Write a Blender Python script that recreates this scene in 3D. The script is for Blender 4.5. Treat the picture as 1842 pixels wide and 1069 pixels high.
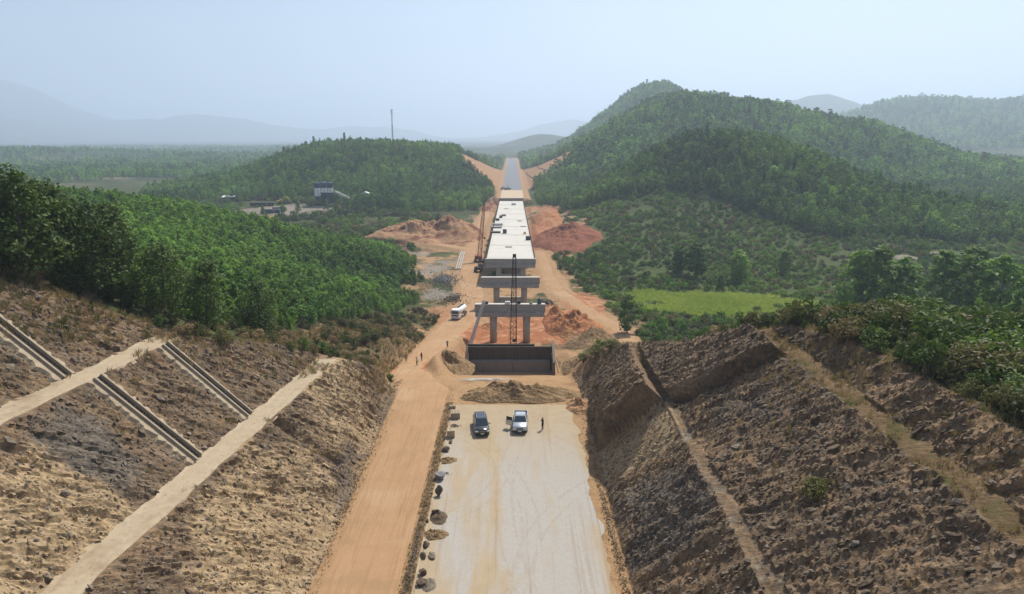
import bpy, bmesh, math, random
import numpy as np
from mathutils import Vector, Matrix, Euler

for o in list(bpy.data.objects):
    bpy.data.objects.remove(o, do_unlink=True)
SC = bpy.context.scene
COL = SC.collection
R = math.radians
rng = np.random.default_rng(7)
random.seed(7)

# ------------------------------------------------------------------ camera
CAM_Z, PITCH, FPX = 37.5, R(13.3), 1229.0
cd = bpy.data.cameras.new('camera')
cam = bpy.data.objects.new('camera', cd)
COL.objects.link(cam)
cam.location = (0, 0, CAM_Z)
cam.rotation_euler = (R(90) - PITCH, 0, 0)
cd.sensor_width = 36
cd.lens = 36 * FPX / 1842
cd.clip_start = 0.5
cd.clip_end = 60000
SC.camera = cam

# ------------------------------------------------------------------ sky, sun, exposure
SUN = Vector((0.36, 0.66, 1.0)).normalized()          # towards the sun: ahead, a little to the right
w = bpy.data.worlds.new('World')
SC.world = w
w.use_nodes = True
nt = w.node_tree
for n in list(nt.nodes):
    nt.nodes.remove(n)
sky = nt.nodes.new('ShaderNodeTexSky')
sky.sky_type = 'NISHITA'
sky.sun_disc = False
sky.sun_elevation = math.asin(SUN.z)
sky.sun_rotation = math.atan2(SUN.x, SUN.y)
sky.air_density = 1.0
sky.dust_density = 1.5
sky.ozone_density = 1.5
bg = nt.nodes.new('ShaderNodeBackground')
bg.inputs['Strength'].default_value = 0.088
wo = nt.nodes.new('ShaderNodeOutputWorld')
nt.links.new(sky.outputs[0], bg.inputs[0])
nt.links.new(bg.outputs[0], wo.inputs[0])

sl = bpy.data.lights.new('sun', 'SUN')
sl.energy = 5.0
sl.angle = R(0.53)
sl.color = (1.0, 0.945, 0.86)
so = bpy.data.objects.new('sun', sl)
COL.objects.link(so)
so.rotation_euler = SUN.to_track_quat('Z', 'Y').to_euler()

SC.view_settings.view_transform = 'Standard'
SC.view_settings.look = 'None'
SC.view_settings.exposure = 0.31
SC.view_settings.gamma = 1.0
SC.view_settings.use_curve_mapping = False
SC.render.engine = 'CYCLES'
cy = SC.cycles
cy.max_bounces = 6
cy.diffuse_bounces = 3
cy.glossy_bounces = 2
cy.transmission_bounces = 3
cy.transparent_max_bounces = 6
cy.volume_bounces = 3
cy.use_denoising = True
cy.use_adaptive_sampling = True

# ------------------------------------------------------------------ helpers
CP, SP = math.cos(PITCH), math.sin(PITCH)


def at_z(px, py, z):
    """pixel of the photograph -> point on the level z (things that touch ground of known height)"""
    v = (py - 534.5) / FPX
    d = (CAM_Z - z) / (SP + v * CP)
    return Vector(((px - 921) / FPX * d, d * (CP - v * SP), z))


def at_y(px, py, Y):
    v = (py - 534.5) / FPX
    d = Y / (CP - v * SP)
    return Vector(((px - 921) / FPX * d, Y, CAM_Z - d * (SP + v * CP)))


def project(x, y, z):
    dz = z - CAM_Z
    dep = y * CP - dz * SP
    up = y * SP + dz * CP
    dep = np.maximum(dep, 0.1)
    return 921 + FPX * x / dep, 534.5 - FPX * up / dep, dep


def sstep(a, b, t):
    u = np.clip((t - a) / (b - a), 0, 1)
    return u * u * (3 - 2 * u)


def _hash(ix, iy, seed):
    h = (ix.astype(np.int64) * 374761393 + iy.astype(np.int64) * 668265263 + seed * 1274126177) & 0xffffffff
    h = ((h ^ (h >> 13)) * 1274126177) & 0xffffffff
    h = (h ^ (h >> 16)) & 0xffff
    return h / 65535.0


def vnoise(x, y, seed=0):
    ix, iy = np.floor(x), np.floor(y)
    fx, fy = x - ix, y - iy
    fx = fx * fx * fx * (fx * (fx * 6 - 15) + 10)
    fy = fy * fy * fy * (fy * (fy * 6 - 15) + 10)
    a = _hash(ix, iy, seed); b = _hash(ix + 1, iy, seed)
    c = _hash(ix, iy + 1, seed); d = _hash(ix + 1, iy + 1, seed)
    return (a + (b - a) * fx + (c - a) * fy + (a - b - c + d) * fx * fy) * 2 - 1


def fbm(x, y, octv=4, seed=0, gain=0.5):
    s = np.zeros_like(x, dtype=float); a = 1.0; t = 0
    for k in range(octv):
        s += a * vnoise(x, y, seed + k * 17); t += a
        x, y = (x * 1.6 + y * 1.2) + 3.1, (-x * 1.2 + y * 1.6) + 7.7
        a *= gain
    return s / t


# ------------------------------------------------------------------ the lie of the land
CTRL = np.array([
    # left hill that the cut goes through, and the wooded ridge behind it
    (-50, 65, 24), (-44, 73, 19), (-38, 73, 16.3), (-34, 77, 14.3), (-25, 88, 8.3), (-17, 104, 1.2), (-24, 125, 0),
    (-55, 50, 28), (-62, 30, 31), (-44, 40, 27), (-45, 10, 30), (-45, -40, 28), (-90, -40, 34),
    (-19, 140, -6), (-16, 162, -11), (-30, 160, -7), (-45, 130, 4), (-64, 90, 21), (-80, 130, 13), (-45, 170, -5),
    (-30, 215, -13), (-60, 215, -7), (-60, 242, -6), (-90, 242, 3.5), (-122, 242, 10), (-150, 242, 14), (-90, 180, 8),
    (-120, 150, 16), (-160, 180, 16), (-100, 60, 29), (-200, 240, 14), (-200, 100, 25), (-260, 200, 16), (-180, 20, 30),
    (-30, 262, -13), (-60, 300, -13), (-90, 318, -13), (-122, 335, -13), (-160, 350, -13), (-230, 370, -13), (-330, 330, -12),
    # right hill
    (36, 45, 19.2), (31, 63, 18.8), (29, 71, 17.5), (26, 69, 16.2), (22, 84, 11), (17, 95, 7.8), (10.5, 112, 0.3),
    (45, 72, 17), (60, 58, 19), (62, 80, 13.5), (45, 100, 5), (30, 116, -1), (18, 132, -6), (45, 10, 22), (50, -40, 22),
    (80, 100, 8), (80, 140, -5), (50, 140, -8.5), (120, 80, 13), (120, 145, -4), (200, 100, 4), (100, 10, 22), (180, 10, 18),
    (20, 152, -10.5), (30, 182, -12.5), (60, 200, -13), (100, 205, -13), (160, 225, -13), (260, 250, -13), (300, 150, -6),
    # line of the road and the valley
    (0, 60, 18), (0, 30, 21), (0, 90, 8), (0, 110, 1), (0, 0, 22), (0, -60, 22), (0, 128, -6), (0, 150, -13), (0, 200, -13),
    (0, 260, -13), (0, 340, -13), (60, 300, -13), (60, 380, -13), (150, 320, -13), (-60, 380, -13), (-150, 420, -13), (260, 360, -13)],
    dtype=float)


def _tk(r2):
    return np.where(r2 > 1e-9, r2 * np.log(np.maximum(r2, 1e-9)), 0.0)


def _tps_fit(c):
    P = c[:, :2] / 100.0
    n = len(P)
    d2 = ((P[:, None, :] - P[None, :, :]) ** 2).sum(-1)
    K = _tk(d2) + np.eye(n) * 0.0008
    Q = np.hstack([np.ones((n, 1)), P])
    A = np.block([[K, Q], [Q.T, np.zeros((3, 3))]])
    return np.linalg.solve(A, np.concatenate([c[:, 2], np.zeros(3)]))


TW = _tps_fit(CTRL)


def tps(x, y):
    out = np.empty_like(x)
    for s in range(0, len(x), 40000):
        X = x[s:s + 40000] / 100; Y = y[s:s + 40000] / 100
        acc = TW[-3] + TW[-2] * X + TW[-1] * Y
        for (cx, cy, _), wgt in zip(CTRL, TW):
            acc += wgt * _tk((X - cx / 100) ** 2 + (Y - cy / 100) ** 2)
        out[s:s + 40000] = acc
    return out


# cx, cy, height, sigma left, right, front, back, exponent
HILLS = [
    (-142, 735, 37, 125, 150, 185, 200, 1.7),      # wooded hill with the mast
    (124, 445, 43, 66, 80, 70, 75, 1.15),         # near knob on the right
    (95, 660, 26, 80, 110, 85, 110, 1.0),       # saddle
    (228, 800, 84, 150, 185, 150, 220, 1.2),      # big round hill
    (430, 790, 17, 90, 120, 120, 160, 1.0),
    (278, 1385, 138, 140, 120, 330, 400, 0.95),     # ridge behind it
    (720, 820, 15, 260, 300, 330, 300, 1.0),
    (1950, 2250, 182, 820, 700, 600, 700, 1.0),    # blue hills far right
    (1180, 2200, 62, 230, 260, 300, 400, 1.0),
    (1780, 4300, 205, 330, 300, 600, 700, 1.0),
    (2250, 4400, 170, 400, 400, 600, 700, 1.0),
    (120, 2750, 46, 150, 170, 260, 300, 1.0),      # low hill where the road ends
    (620, 2900, 40, 300, 300, 300, 300, 1.0),
    (172, 372, 15, 42, 95, 42, 60, 1.0),           # spur of the knob
    (88, 352, 9, 55, 70, 55, 60, 1.0),             # sloping meadow below it
    (-1050, 1500, 22, 450, 350, 160, 200, 1.0),    # gentle rise on the plain
    (-500, 2300, 16, 500, 500, 220, 260, 1.0),
    (-5000, 6400, 255, 1500, 760, 900, 1300, 1.0), # far left mountains
    (-6600, 8600, 760, 1900, 1250, 1100, 1500, 1.0),
    (-3900, 9000, 330, 900, 1100, 900, 900, 1.0),
    (-1900, 9600, 190, 700, 700, 700, 700, 1.0),
    (900, 9200, 240, 900, 900, 800, 800, 1.0),
]


def hills(x, y):
    s = np.zeros_like(x)
    far = fbm(x / 600.0, y / 600.0, 4, 5)
    mid = fbm(x / 85.0, y / 85.0, 4, 9)
    fin_ = fbm(x / 28.0, y / 28.0, 3, 14)
    for cx, cy_, h, sl_, sr, sf, sb, k in HILLS:
        u = (x - cx) / np.where(x < cx, sl_, sr)
        v = (y - cy_) / np.where(y < cy_, sf, sb)
        b = h * np.exp(-(u * u + v * v) ** k)
        if cy_ > 1800:
            b = b * (1 + 0.30 * far + 0.05 * mid)
        else:
            b = b * (1 + 0.17 * mid + 0.05 * fin_)
        s += b
    return s


def natural(x, y):
    wx = 1 - sstep(230, 400, np.abs(x))
    wy = 1 - sstep(330, 400, y)
    wgt = wx * wy
    t = np.zeros_like(x)
    m = wgt > 0
    if m.any():
        t[m] = tps(x[m], y[m])
    left = sstep(300, 1500, -x) * 5
    near_out = np.where(y < 330, sstep(230, 500, np.abs(x)), 0) * 0
    n = wgt * t + (1 - wgt) * (-13.0) - left + hills(x, y) + near_out
    n += fbm(x / 22.0, y / 22.0, 4, 3) * 0.55
    return n


Z_PROFILE = np.array([(-200, 0), (97, 0), (104, -0.9), (117.5, -4.9), (120.5, -8.4), (131.5, -8.4), (140, -11.5), (150, -13), (480, -13), (20000, -13)], float)


def z_centre(y):
    return np.interp(y, Z_PROFILE[:, 0], Z_PROFILE[:, 1])


def x_bench1(y):
    return -27.0 + (y - 68) * 0.10


def x_bench2(y):
    return -39.0 + (y - 60) * 0.115


def fault_y(x):
    return 76.4 - 0.60 * (x - 10.3)


def cut_surface(x, y):
    """the engineered faces: two benches either side of the road"""
    wob = fbm(x / 7.0, y / 7.0, 4, 31) * 0.75
    xr = x + wob * sstep(10, 13, x)
    zr = np.interp(xr, [10.2, 16.9, 18.3, 27.4, 29.2, 60.0], [0, 8.0, 8.55, 16.0, 16.6, 46])
    x1 = x_bench1(y); x2 = x_bench2(y)
    toe = np.interp(y, [0, 60, 90, 104], [-16.6, -17.0, -17.2, -17.6])
    zl = np.where(x > toe, 0.0,
         np.where(x > x1 + 1.4, 8.0 * (toe - x) / np.maximum(toe - x1 - 1.4, 0.1),
         np.where(x > x1 - 1.4, 8.0,
         np.where(x > x2 + 1.4, 8.0 + 8.0 * (x1 - 1.4 - x) / np.maximum(x1 - x2 - 2.8, 0.1),
         np.where(x > x2 - 1.4, 16.0, 16.0 + (x2 - 1.4 - x) * 0.95)))))
    return np.where(x > 0, zr, zl)


def catmull(P, n=14):
    P = [np.array(p, float) for p in P]
    P = [2 * P[0] - P[1]] + P + [2 * P[-1] - P[-2]]
    out = []
    for i in range(1, len(P) - 2):
        for k in range(n):
            t = k / n
            a, b, c, d = P[i - 1], P[i], P[i + 1], P[i + 2]
            out.append(0.5 * ((2 * b) + (-a + c) * t + (2 * a - 5 * b + 4 * c - d) * t * t + (-a + 3 * b - 3 * c + d) * t ** 3))
    out.append(P[-2])
    return np.array(out)


HAUL = catmull([(-12.9, -40, 0, 7.6), (-12.9, 30, 0, 7.6), (-12.9, 80, 0, 8.0), (-13.4, 96, -0.2, 8.6), (-16.2, 107, -1.6, 6.6), (-18.6, 117, -3.4, 5.0),
                (-18.5, 130, -5.7, 5.0), (-17.4, 146, -8.2, 6.5), (-16.6, 162, -10.6, 8), (-14, 186, -12.6, 9), (-12.8, 214, -13, 8),
                (-16.5, 250, -13, 7), (-17.6, 298, -13, 7), (-18.5, 350, -13, 6.5), (-18, 400, -13, 6), (-17, 470, -12.4, 6)])
SIDE = catmull([(-17.5, 305, -13, 6), (-34, 322, -13, 5), (-58, 335, -13, 4.2), (-96, 352, -13, 4.2), (-135, 385, -13, 5), (-165, 425, -13, 7)])
EAST = catmull([(12, 300, -12.6, 5), (13, 262, -12.8, 5.5), (14.5, 228, -12.8, 5.5), (22.6, 194, -12.6, 5.5), (28, 175, -12.3, 5), (29, 150, -10.5, 4.5)])
ROADS = [HAUL, SIDE, EAST]


def path_dist(x, y, path):
    """distance to the polyline minus half width, and its height there"""
    best = np.full(x.shape, 1e9); zz = np.zeros_like(x)
    A = path[:-1]; B = path[1:]
    m = (x > path[:, 0].min() - 14) & (x < path[:, 0].max() + 14) & (y > path[:, 1].min() - 14) & (y < path[:, 1].max() + 14)
    if not m.any():
        return best, zz
    X, Y = x[m], y[m]
    bb = np.full(X.shape, 1e9); zb = np.zeros_like(X)
    for a, b in zip(A, B):
        dx, dy = b[0] - a[0], b[1] - a[1]
        L = dx * dx + dy * dy + 1e-9
        t = np.clip(((X - a[0]) * dx + (Y - a[1]) * dy) / L, 0, 1)
        d = np.hypot(X - a[0] - t * dx, Y - a[1] - t * dy) - (a[3] + (b[3] - a[3]) * t) / 2
        k = d < bb
        bb = np.where(k, d, bb)
        zb = np.where(k, a[2] + (b[2] - a[2]) * t, zb)
    best[m] = bb; zz[m] = zb
    return best, zz


def z_far_road(y):
    return -6.4 - 0.0030 * (y - 494)


def H(x, y):
    x = np.asarray(x, float).ravel(); y = np.asarray(y, float).ravel()
    n = natural(x, y)
    c = cut_surface(x, y)
    h = np.where(y < 125, np.minimum(n, c), n)
    # strip under the road and the bridge
    zc = z_centre(y)
    k = (1 - sstep(9.8, 13.5, np.abs(x + 0.3))) * (1 - sstep(470, 492, y))
    k = np.where(y < 97, (1 - sstep(9.6, 10.3, np.abs(x))), k)
    h = h * (1 - k) + zc * k
    # floor of the cut on the left, haul road included
    fl = (x < -8) & (x > -17.5) & (y < 97)
    h = np.where(fl, np.minimum(h, 0.0), h)
    # work yard round the piers
    yard = sstep(150, 165, y) * (1 - sstep(225, 245, y)) * (1 - sstep(13, 26, np.abs(x + 3)))
    h = h * (1 - yard) + (-13 + fbm(x / 7, y / 7, 3, 77) * 0.4) * yard
    # far carriageway: embankment and cuttings
    far = sstep(488, 494, y) * (1 - sstep(1480, 1560, y))
    zr = z_far_road(y)
    ax = np.abs(x)
    cut = zr + np.maximum(ax - 15.5, 0) * np.where(x < 0, 0.62, 0.58)
    fill = zr - np.maximum(ax - 11.5, 0) / 1.6
    hf = np.maximum(np.minimum(h, cut), fill)
    h = np.where(far > 0, h * (1 - far) + hf * far, h)
    for p in ROADS:
        d, z = path_dist(x, y, p)
        q = 1 - sstep(0.2, 2.6, d)
        h = h * (1 - q) + z * q
    # step in the rock on the right hand faces: far side stands proud
    s = y - fault_y(x)
    face = sstep(10.4, 11.6, x) * (1 - sstep(27.5, 29, x)) * (1 - sstep(105, 112, y))
    h = h + 0.0 * s * face
    return h


def H1(x, y):
    return float(H(np.array([x]), np.array([y]))[0])


def rock_masks(x, y):
    """1 on the cut faces, 0 on benches and floors"""
    x1 = x_bench1(y); x2 = x_bench2(y)
    toe = np.interp(y, [0, 60, 90, 104], [-16.6, -17.0, -17.2, -17.6])
    L = (x < toe - 0.25) & (x > x2 - 12)
    onb = (np.abs(x - x1) < 1.5) | (np.abs(x - x2) < 1.5)
    L = L & ~onb
    Rr = (x > 10.4) & (x < 42)
    onr = ((x > 17.0) & (x < 18.2)) | ((x > 27.5) & (x < 29.1))
    Rr = Rr & ~onr
    return (L | Rr)

# ------------------------------------------------------------------ materials
class NB:
    """small node builder"""
    def __init__(self, name):
        self.m = bpy.data.materials.new(name)
        self.m.use_nodes = True
        self.t = self.m.node_tree
        for n in list(self.t.nodes):
            self.t.nodes.remove(n)
        self.out = self.t.nodes.new('ShaderNodeOutputMaterial')

    def n(self, typ, **kw):
        nd = self.t.nodes.new(typ)
        for k, v in kw.items():
            setattr(nd, k, v)
        return nd

    def put(self, sock, v):
        if isinstance(v, bpy.types.NodeSocket):
            self.t.links.new(v, sock)
        elif isinstance(v, (tuple, list)) and len(v) == 3 and sock.type == 'RGBA':
            sock.default_value = (*v, 1)
        else:
            sock.default_value = v

    def pos(self):
        return self.n('ShaderNodeNewGeometry').outputs['Position']

    def obj(self):
        return self.n('ShaderNodeTexCoord').outputs['Object']

    def scale(self, vec, s):
        m = self.n('ShaderNodeMapping')
        self.put(m.inputs['Vector'], vec)
        m.inputs['Scale'].default_value = s if isinstance(s, (tuple, list)) else (s, s, s)
        return m.outputs[0]

    def rot(self, vec, s, r):
        m = self.n('ShaderNodeMapping')
        self.put(m.inputs['Vector'], vec)
        m.inputs['Rotation'].default_value = r
        return self.scale(m.outputs[0], s)

    def noise(self, vec, s, detail=5, rough=0.55, dist=0.0):
        t = self.n('ShaderNodeTexNoise')
        self.put(t.inputs['Vector'], vec)
        t.inputs['Scale'].default_value = s
        t.inputs['Detail'].default_value = detail
        t.inputs['Roughness'].default_value = rough
        t.inputs['Distortion'].default_value = dist
        return t.outputs['Fac']

    def voro(self, vec, s, feature='F1', out='Distance'):
        t = self.n('ShaderNodeTexVoronoi', feature=feature)
        self.put(t.inputs['Vector'], vec)
        t.inputs['Scale'].default_value = s
        return t.outputs[out]

    def ramp(self, fac, stops, interp='LINEAR'):
        r = self.n('ShaderNodeValToRGB')
        r.color_ramp.interpolation = interp
        e = r.color_ramp.elements
        while len(e) < len(stops):
            e.new(0.5)
        for el, (p, c) in zip(e, stops):
            el.position = p
            el.color = (*c, 1) if len(c) == 3 else c
        self.put(r.inputs[0], fac)
        return r.outputs[0]

    def step(self, fac, a, b):
        m = self.n('ShaderNodeMapRange', interpolation_type='SMOOTHSTEP')
        self.put(m.inputs['Value'], fac)
        m.inputs['From Min'].default_value = a
        m.inputs['From Max'].default_value = b
        return m.outputs[0]

    def mix(self, f, a, b, mode='MIX'):
        m = self.n('ShaderNodeMix', data_type='RGBA', blend_type=mode)
        self.put(m.inputs[0], f); self.put(m.inputs[6], a); self.put(m.inputs[7], b)
        return m.outputs[2]

    def math(self, op, a, b=0.0):
        m = self.n('ShaderNodeMath', operation=op)
        self.put(m.inputs[0], a); self.put(m.inputs[1], b)
        return m.outputs[0]

    def attr(self, name):
        a = self.n('ShaderNodeAttribute', attribute_name=name)
        s = self.n('ShaderNodeSeparateColor')
        self.t.links.new(a.outputs['Color'], s.inputs[0])
        return s.outputs

    def bump(self, h, strength, dist, normal=None):
        b = self.n('ShaderNodeBump')
        b.inputs['Strength'].default_value = strength
        b.inputs['Distance'].default_value = dist
        self.put(b.inputs['Height'], h)
        if normal is not None:
            self.put(b.inputs['Normal'], normal)
        return b.outputs[0]

    def bsdf(self, col, rough=0.9, metal=0.0, normal=None, spec=0.2, coat=0.0):
        p = self.n('ShaderNodeBsdfPrincipled')
        self.put(p.inputs['Base Color'], col)
        self.put(p.inputs['Roughness'], rough)
        self.put(p.inputs['Metallic'], metal)
        p.inputs['Specular IOR Level'].default_value = spec
        p.inputs['Coat Weight'].default_value = coat
        if normal is not None:
            self.put(p.inputs['Normal'], normal)
        self.t.links.new(p.outputs[0], self.out.inputs[0])
        return self.m


MAT = {}


def simple(name, col, rough=0.7, metal=0.0, var=0.18, scale=3.0, spec=0.3, coat=0.0, bump=0.0):
    """a base colour with grain, dirt and (when wanted) a little relief"""
    b = NB(name)
    v = b.obj()
    n1 = b.noise(v, scale, 6, 0.6)
    n2 = b.noise(v, scale * 0.23, 3, 0.5)
    lo = tuple(c * (1 - var) for c in col); hi = tuple(min(c * (1 + var), 1) for c in col)
    c = b.mix(n1, lo, hi)
    c = b.mix(b.step(n2, 0.55, 0.75), c, tuple(x * (1 - var * 0.8) for x in col))
    nm = b.bump(n1, bump, 0.05) if bump else None
    MAT[name] = b.bsdf(c, rough, metal, nm, spec, coat)
    return MAT[name]


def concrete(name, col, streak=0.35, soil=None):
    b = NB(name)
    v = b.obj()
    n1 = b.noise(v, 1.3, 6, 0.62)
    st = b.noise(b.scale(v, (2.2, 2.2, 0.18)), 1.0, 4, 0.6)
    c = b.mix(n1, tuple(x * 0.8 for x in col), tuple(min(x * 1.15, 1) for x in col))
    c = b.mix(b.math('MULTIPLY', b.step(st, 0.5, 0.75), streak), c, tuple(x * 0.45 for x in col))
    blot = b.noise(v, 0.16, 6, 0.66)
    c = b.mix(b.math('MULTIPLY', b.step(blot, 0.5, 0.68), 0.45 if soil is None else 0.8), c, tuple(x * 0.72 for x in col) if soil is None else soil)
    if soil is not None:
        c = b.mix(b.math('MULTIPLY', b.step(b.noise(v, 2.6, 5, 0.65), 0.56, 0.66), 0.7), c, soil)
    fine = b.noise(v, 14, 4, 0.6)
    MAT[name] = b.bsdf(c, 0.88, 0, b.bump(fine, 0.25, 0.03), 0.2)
    return MAT[name]


def ground_material():
    b = NB('ground')
    P = b.pos()
    A = b.attr('zone_a'); B = b.attr('zone_b'); C = b.attr('zone_c')
    n_big = b.noise(P, 0.045, 5, 0.55)
    n_mid = b.noise(P, 0.35, 6, 0.6)
    n_fin = b.noise(P, 1.9, 6, 0.65)
    n_vf = b.noise(P, 7.0, 4, 0.65)
    jit = b.math('MULTIPLY', b.math('SUBTRACT', b.math('ADD', b.math('MULTIPLY', n_mid, 0.55), b.math('MULTIPLY', n_fin, 0.45)), 0.5), 1.5)

    def edge(m, k=1.0):
        return b.step(b.math('ADD', m, b.math('MULTIPLY', jit, k)), 0.36, 0.64)
    # woodland floor and scrub
    floor = b.ramp(n_fin, [(0.25, (0.022, 0.026, 0.010)), (0.5, (0.045, 0.055, 0.018)), (0.75, (0.09, 0.085, 0.032))])
    floor = b.mix(b.step(n_big, 0.45, 0.68), floor, (0.075, 0.09, 0.03))
    col = floor
    # green meadow
    green = b.ramp(n_fin, [(0.2, (0.035, 0.055, 0.016)), (0.55, (0.065, 0.088, 0.026)), (0.85, (0.11, 0.115, 0.042))])
    green = b.mix(b.step(n_mid, 0.5, 0.72), green, (0.085, 0.085, 0.035))
    col = b.mix(edge(B[0]), col, green)
    # dry grass
    dry = b.ramp(n_fin, [(0.2, (0.095, 0.062, 0.032)), (0.5, (0.17, 0.112, 0.060)), (0.8, (0.25, 0.175, 0.10))])
    dry = b.mix(b.step(n_mid, 0.52, 0.7), dry, (0.10, 0.09, 0.035))
    col = b.mix(edge(B[2]), col, dry)
    # cut rock faces: bedded shale
    sx_ = b.n('ShaderNodeSeparateXYZ'); b.t.links.new(P, sx_.inputs[0])
    rside = b.math('GREATER_THAN', sx_.outputs[0], 0.0)
    def strata(sc1, det):
        a_ = b.noise(b.rot(P, (0.22 * sc1, 1.5 * sc1, 0.30 * sc1), (0, 0, R(31))), 1.0, det, 0.68, 0.5)
        c_ = b.noise(b.rot(P, (0.24 * sc1, 1.2 * sc1, 0.45 * sc1), (0, 0, R(-24))), 1.0, det, 0.68, 0.6)
        m_ = b.n('ShaderNodeMix', data_type='FLOAT')
        b.put(m_.inputs[0], rside); b.put(m_.inputs[2], c_); b.put(m_.inputs[3], a_)
        return m_.outputs[0]
    lay = strata(0.8, 7)
    lay2 = strata(2.6, 6)
    gravel = b.voro(P, 3.2)
    gcol = b.voro(P, 3.2, out='Color')
    gs = b.n('ShaderNodeSeparateColor'); b.t.links.new(gcol, gs.inputs[0])
    r_dark = b.ramp(lay, [(0.28, (0.038, 0.027, 0.019)), (0.42, (0.115, 0.079, 0.050)), (0.58, (0.205, 0.144, 0.090)), (0.74, (0.35, 0.255, 0.165))])
    r_brown = b.ramp(lay2, [(0.28, (0.085, 0.054, 0.030)), (0.5, (0.235, 0.152, 0.083)), (0.72, (0.40, 0.275, 0.16))])
    r_tan = b.ramp(lay2, [(0.28, (0.13, 0.085, 0.044)), (0.45, (0.33, 0.23, 0.125)), (0.68, (0.52, 0.385, 0.235))])
    r_grey = b.ramp(lay2, [(0.28, (0.045, 0.038, 0.031)), (0.5, (0.13, 0.108, 0.085)), (0.74, (0.25, 0.21, 0.165))])
    rock = b.mix(edge(b.math('ADD', b.math('MULTIPLY', n_big, 0.9), b.math('MULTIPLY', n_mid, 0.1)), 0.8), r_brown, r_dark)
    rock = b.mix(edge(C[1], 0.9), rock, r_grey)
    rock = b.mix(edge(C[0], 0.9), rock, r_tan)
    rock = b.mix(b.math('MULTIPLY', b.step(gs.outputs[0], 0.62, 0.9), 0.4), rock, (0.24, 0.185, 0.125))
    rock = b.mix(b.math('MULTIPLY', b.step(gs.outputs[1], 0.7, 0.95), 0.35), rock, (0.05, 0.042, 0.034))
    col = b.mix(edge(A[0], 0.35), col, rock)
    # tan dirt and red soil
    tan = b.ramp(n_fin, [(0.2, (0.24, 0.145, 0.07)), (0.5, (0.35, 0.215, 0.11)), (0.8, (0.45, 0.30, 0.165))])
    tan = b.mix(b.step(n_mid, 0.5, 0.72), tan, (0.26, 0.155, 0.08))
    col = b.mix(edge(A[1], 0.8), col, tan)
    red = b.ramp(n_fin, [(0.2, (0.17, 0.06, 0.028)), (0.5, (0.32, 0.125, 0.055)), (0.8, (0.44, 0.21, 0.105))])
    red = b.mix(b.step(n_mid, 0.46, 0.66), red, (0.44, 0.235, 0.125))
    col = b.mix(edge(A[2], 0.9), col, red)
    # grey gravel: river bed, plant yard, rubble
    grv = b.ramp(n_fin, [(0.2, (0.12, 0.10, 0.08)), (0.5, (0.225, 0.19, 0.15)), (0.8, (0.35, 0.305, 0.25))])
    col = b.mix(edge(B[1], 0.8), col, grv)
    # far plain: fields and woods
    fields = b.voro(b.scale(P, (0.0042, 0.0085, 0.0)), 1.0, out='Color')
    fs = b.n('ShaderNodeSeparateColor'); b.t.links.new(fields, fs.inputs[0])
    fcol = b.ramp(fs.outputs[0], [(0.0, (0.03, 0.05, 0.02)), (0.45, (0.05, 0.07, 0.025)), (0.6, (0.09, 0.10, 0.035)), (0.8, (0.15, 0.11, 0.06)), (1.0, (0.20, 0.17, 0.09))])
    fcol = b.mix(b.step(b.noise(P, 0.012, 5, 0.6), 0.42, 0.55), fcol, (0.03, 0.045, 0.018))
    col = b.mix(C[2], col, fcol)
    hgt = b.math('ADD', b.math('MULTIPLY', lay2, 0.5), b.math('ADD', b.math('MULTIPLY', n_vf, 0.35), b.math('MULTIPLY', n_fin, 0.5)))
    nm = b.bump(hgt, 0.75, 0.28)
    nm = b.bump(gravel, 0.4, 0.10, nm)
    MAT['ground'] = b.bsdf(col, 0.95, 0, nm, 0.1)


def leaf_material(name, dark, light, dry=None, trans=0.28):
    b = NB(name)
    inf = b.n('ShaderNodeObjectInfo')
    loc = inf.outputs['Location']
    stand = b.step(b.noise(b.scale(loc, 0.014), 1.0, 4, 0.6), 0.34, 0.66)
    t = b.attr('tint')[0]
    f = b.math('ADD', b.math('MULTIPLY', inf.outputs['Random'], 0.38), b.math('ADD', b.math('MULTIPLY', stand, 0.45), b.math('MULTIPLY', t, 0.35)))
    c = b.mix(b.step(f, 0.12, 1.02), dark, light)
    if dry:
        c = b.mix(b.math('MULTIPLY', b.step(inf.outputs['Random'], 0.8, 0.97), 0.6), c, dry)
    p = b.n('ShaderNodeBsdfPrincipled')
    b.put(p.inputs['Base Color'], c)
    p.inputs['Roughness'].default_value = 0.62
    p.inputs['Specular IOR Level'].default_value = 0.25
    tr = b.n('ShaderNodeBsdfTranslucent')
    b.put(tr.inputs[0], b.mix(0.5, c, b.mix(1.0, c, (1.15, 1.25, 0.55), 'MULTIPLY')))
    mx = b.n('ShaderNodeMixShader')
    mx.inputs[0].default_value = trans
    b.t.links.new(p.outputs[0], mx.inputs[1]); b.t.links.new(tr.outputs[0], mx.inputs[2])
    b.t.links.new(mx.outputs[0], b.out.inputs[0])
    MAT[name] = b.m


def pile_material(name, stops, patch, bump=0.9):
    b = NB(name)
    P = b.pos()
    n1 = b.noise(P, 0.9, 6, 0.65); n2 = b.noise(P, 0.16, 5, 0.6); v = b.voro(P, 1.6); v2 = b.voro(P, 4.5)
    c = b.ramp(n1, stops)
    c = b.mix(b.step(n2, 0.48, 0.62), c, patch)
    h = b.math('ADD', b.math('MULTIPLY', n1, 0.8), b.math('ADD', b.math('MULTIPLY', v, 0.5), b.math('MULTIPLY', v2, 0.3)))
    MAT[name] = b.bsdf(c, 0.95, 0, b.bump(h, bump, 0.35), 0.1)


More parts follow.
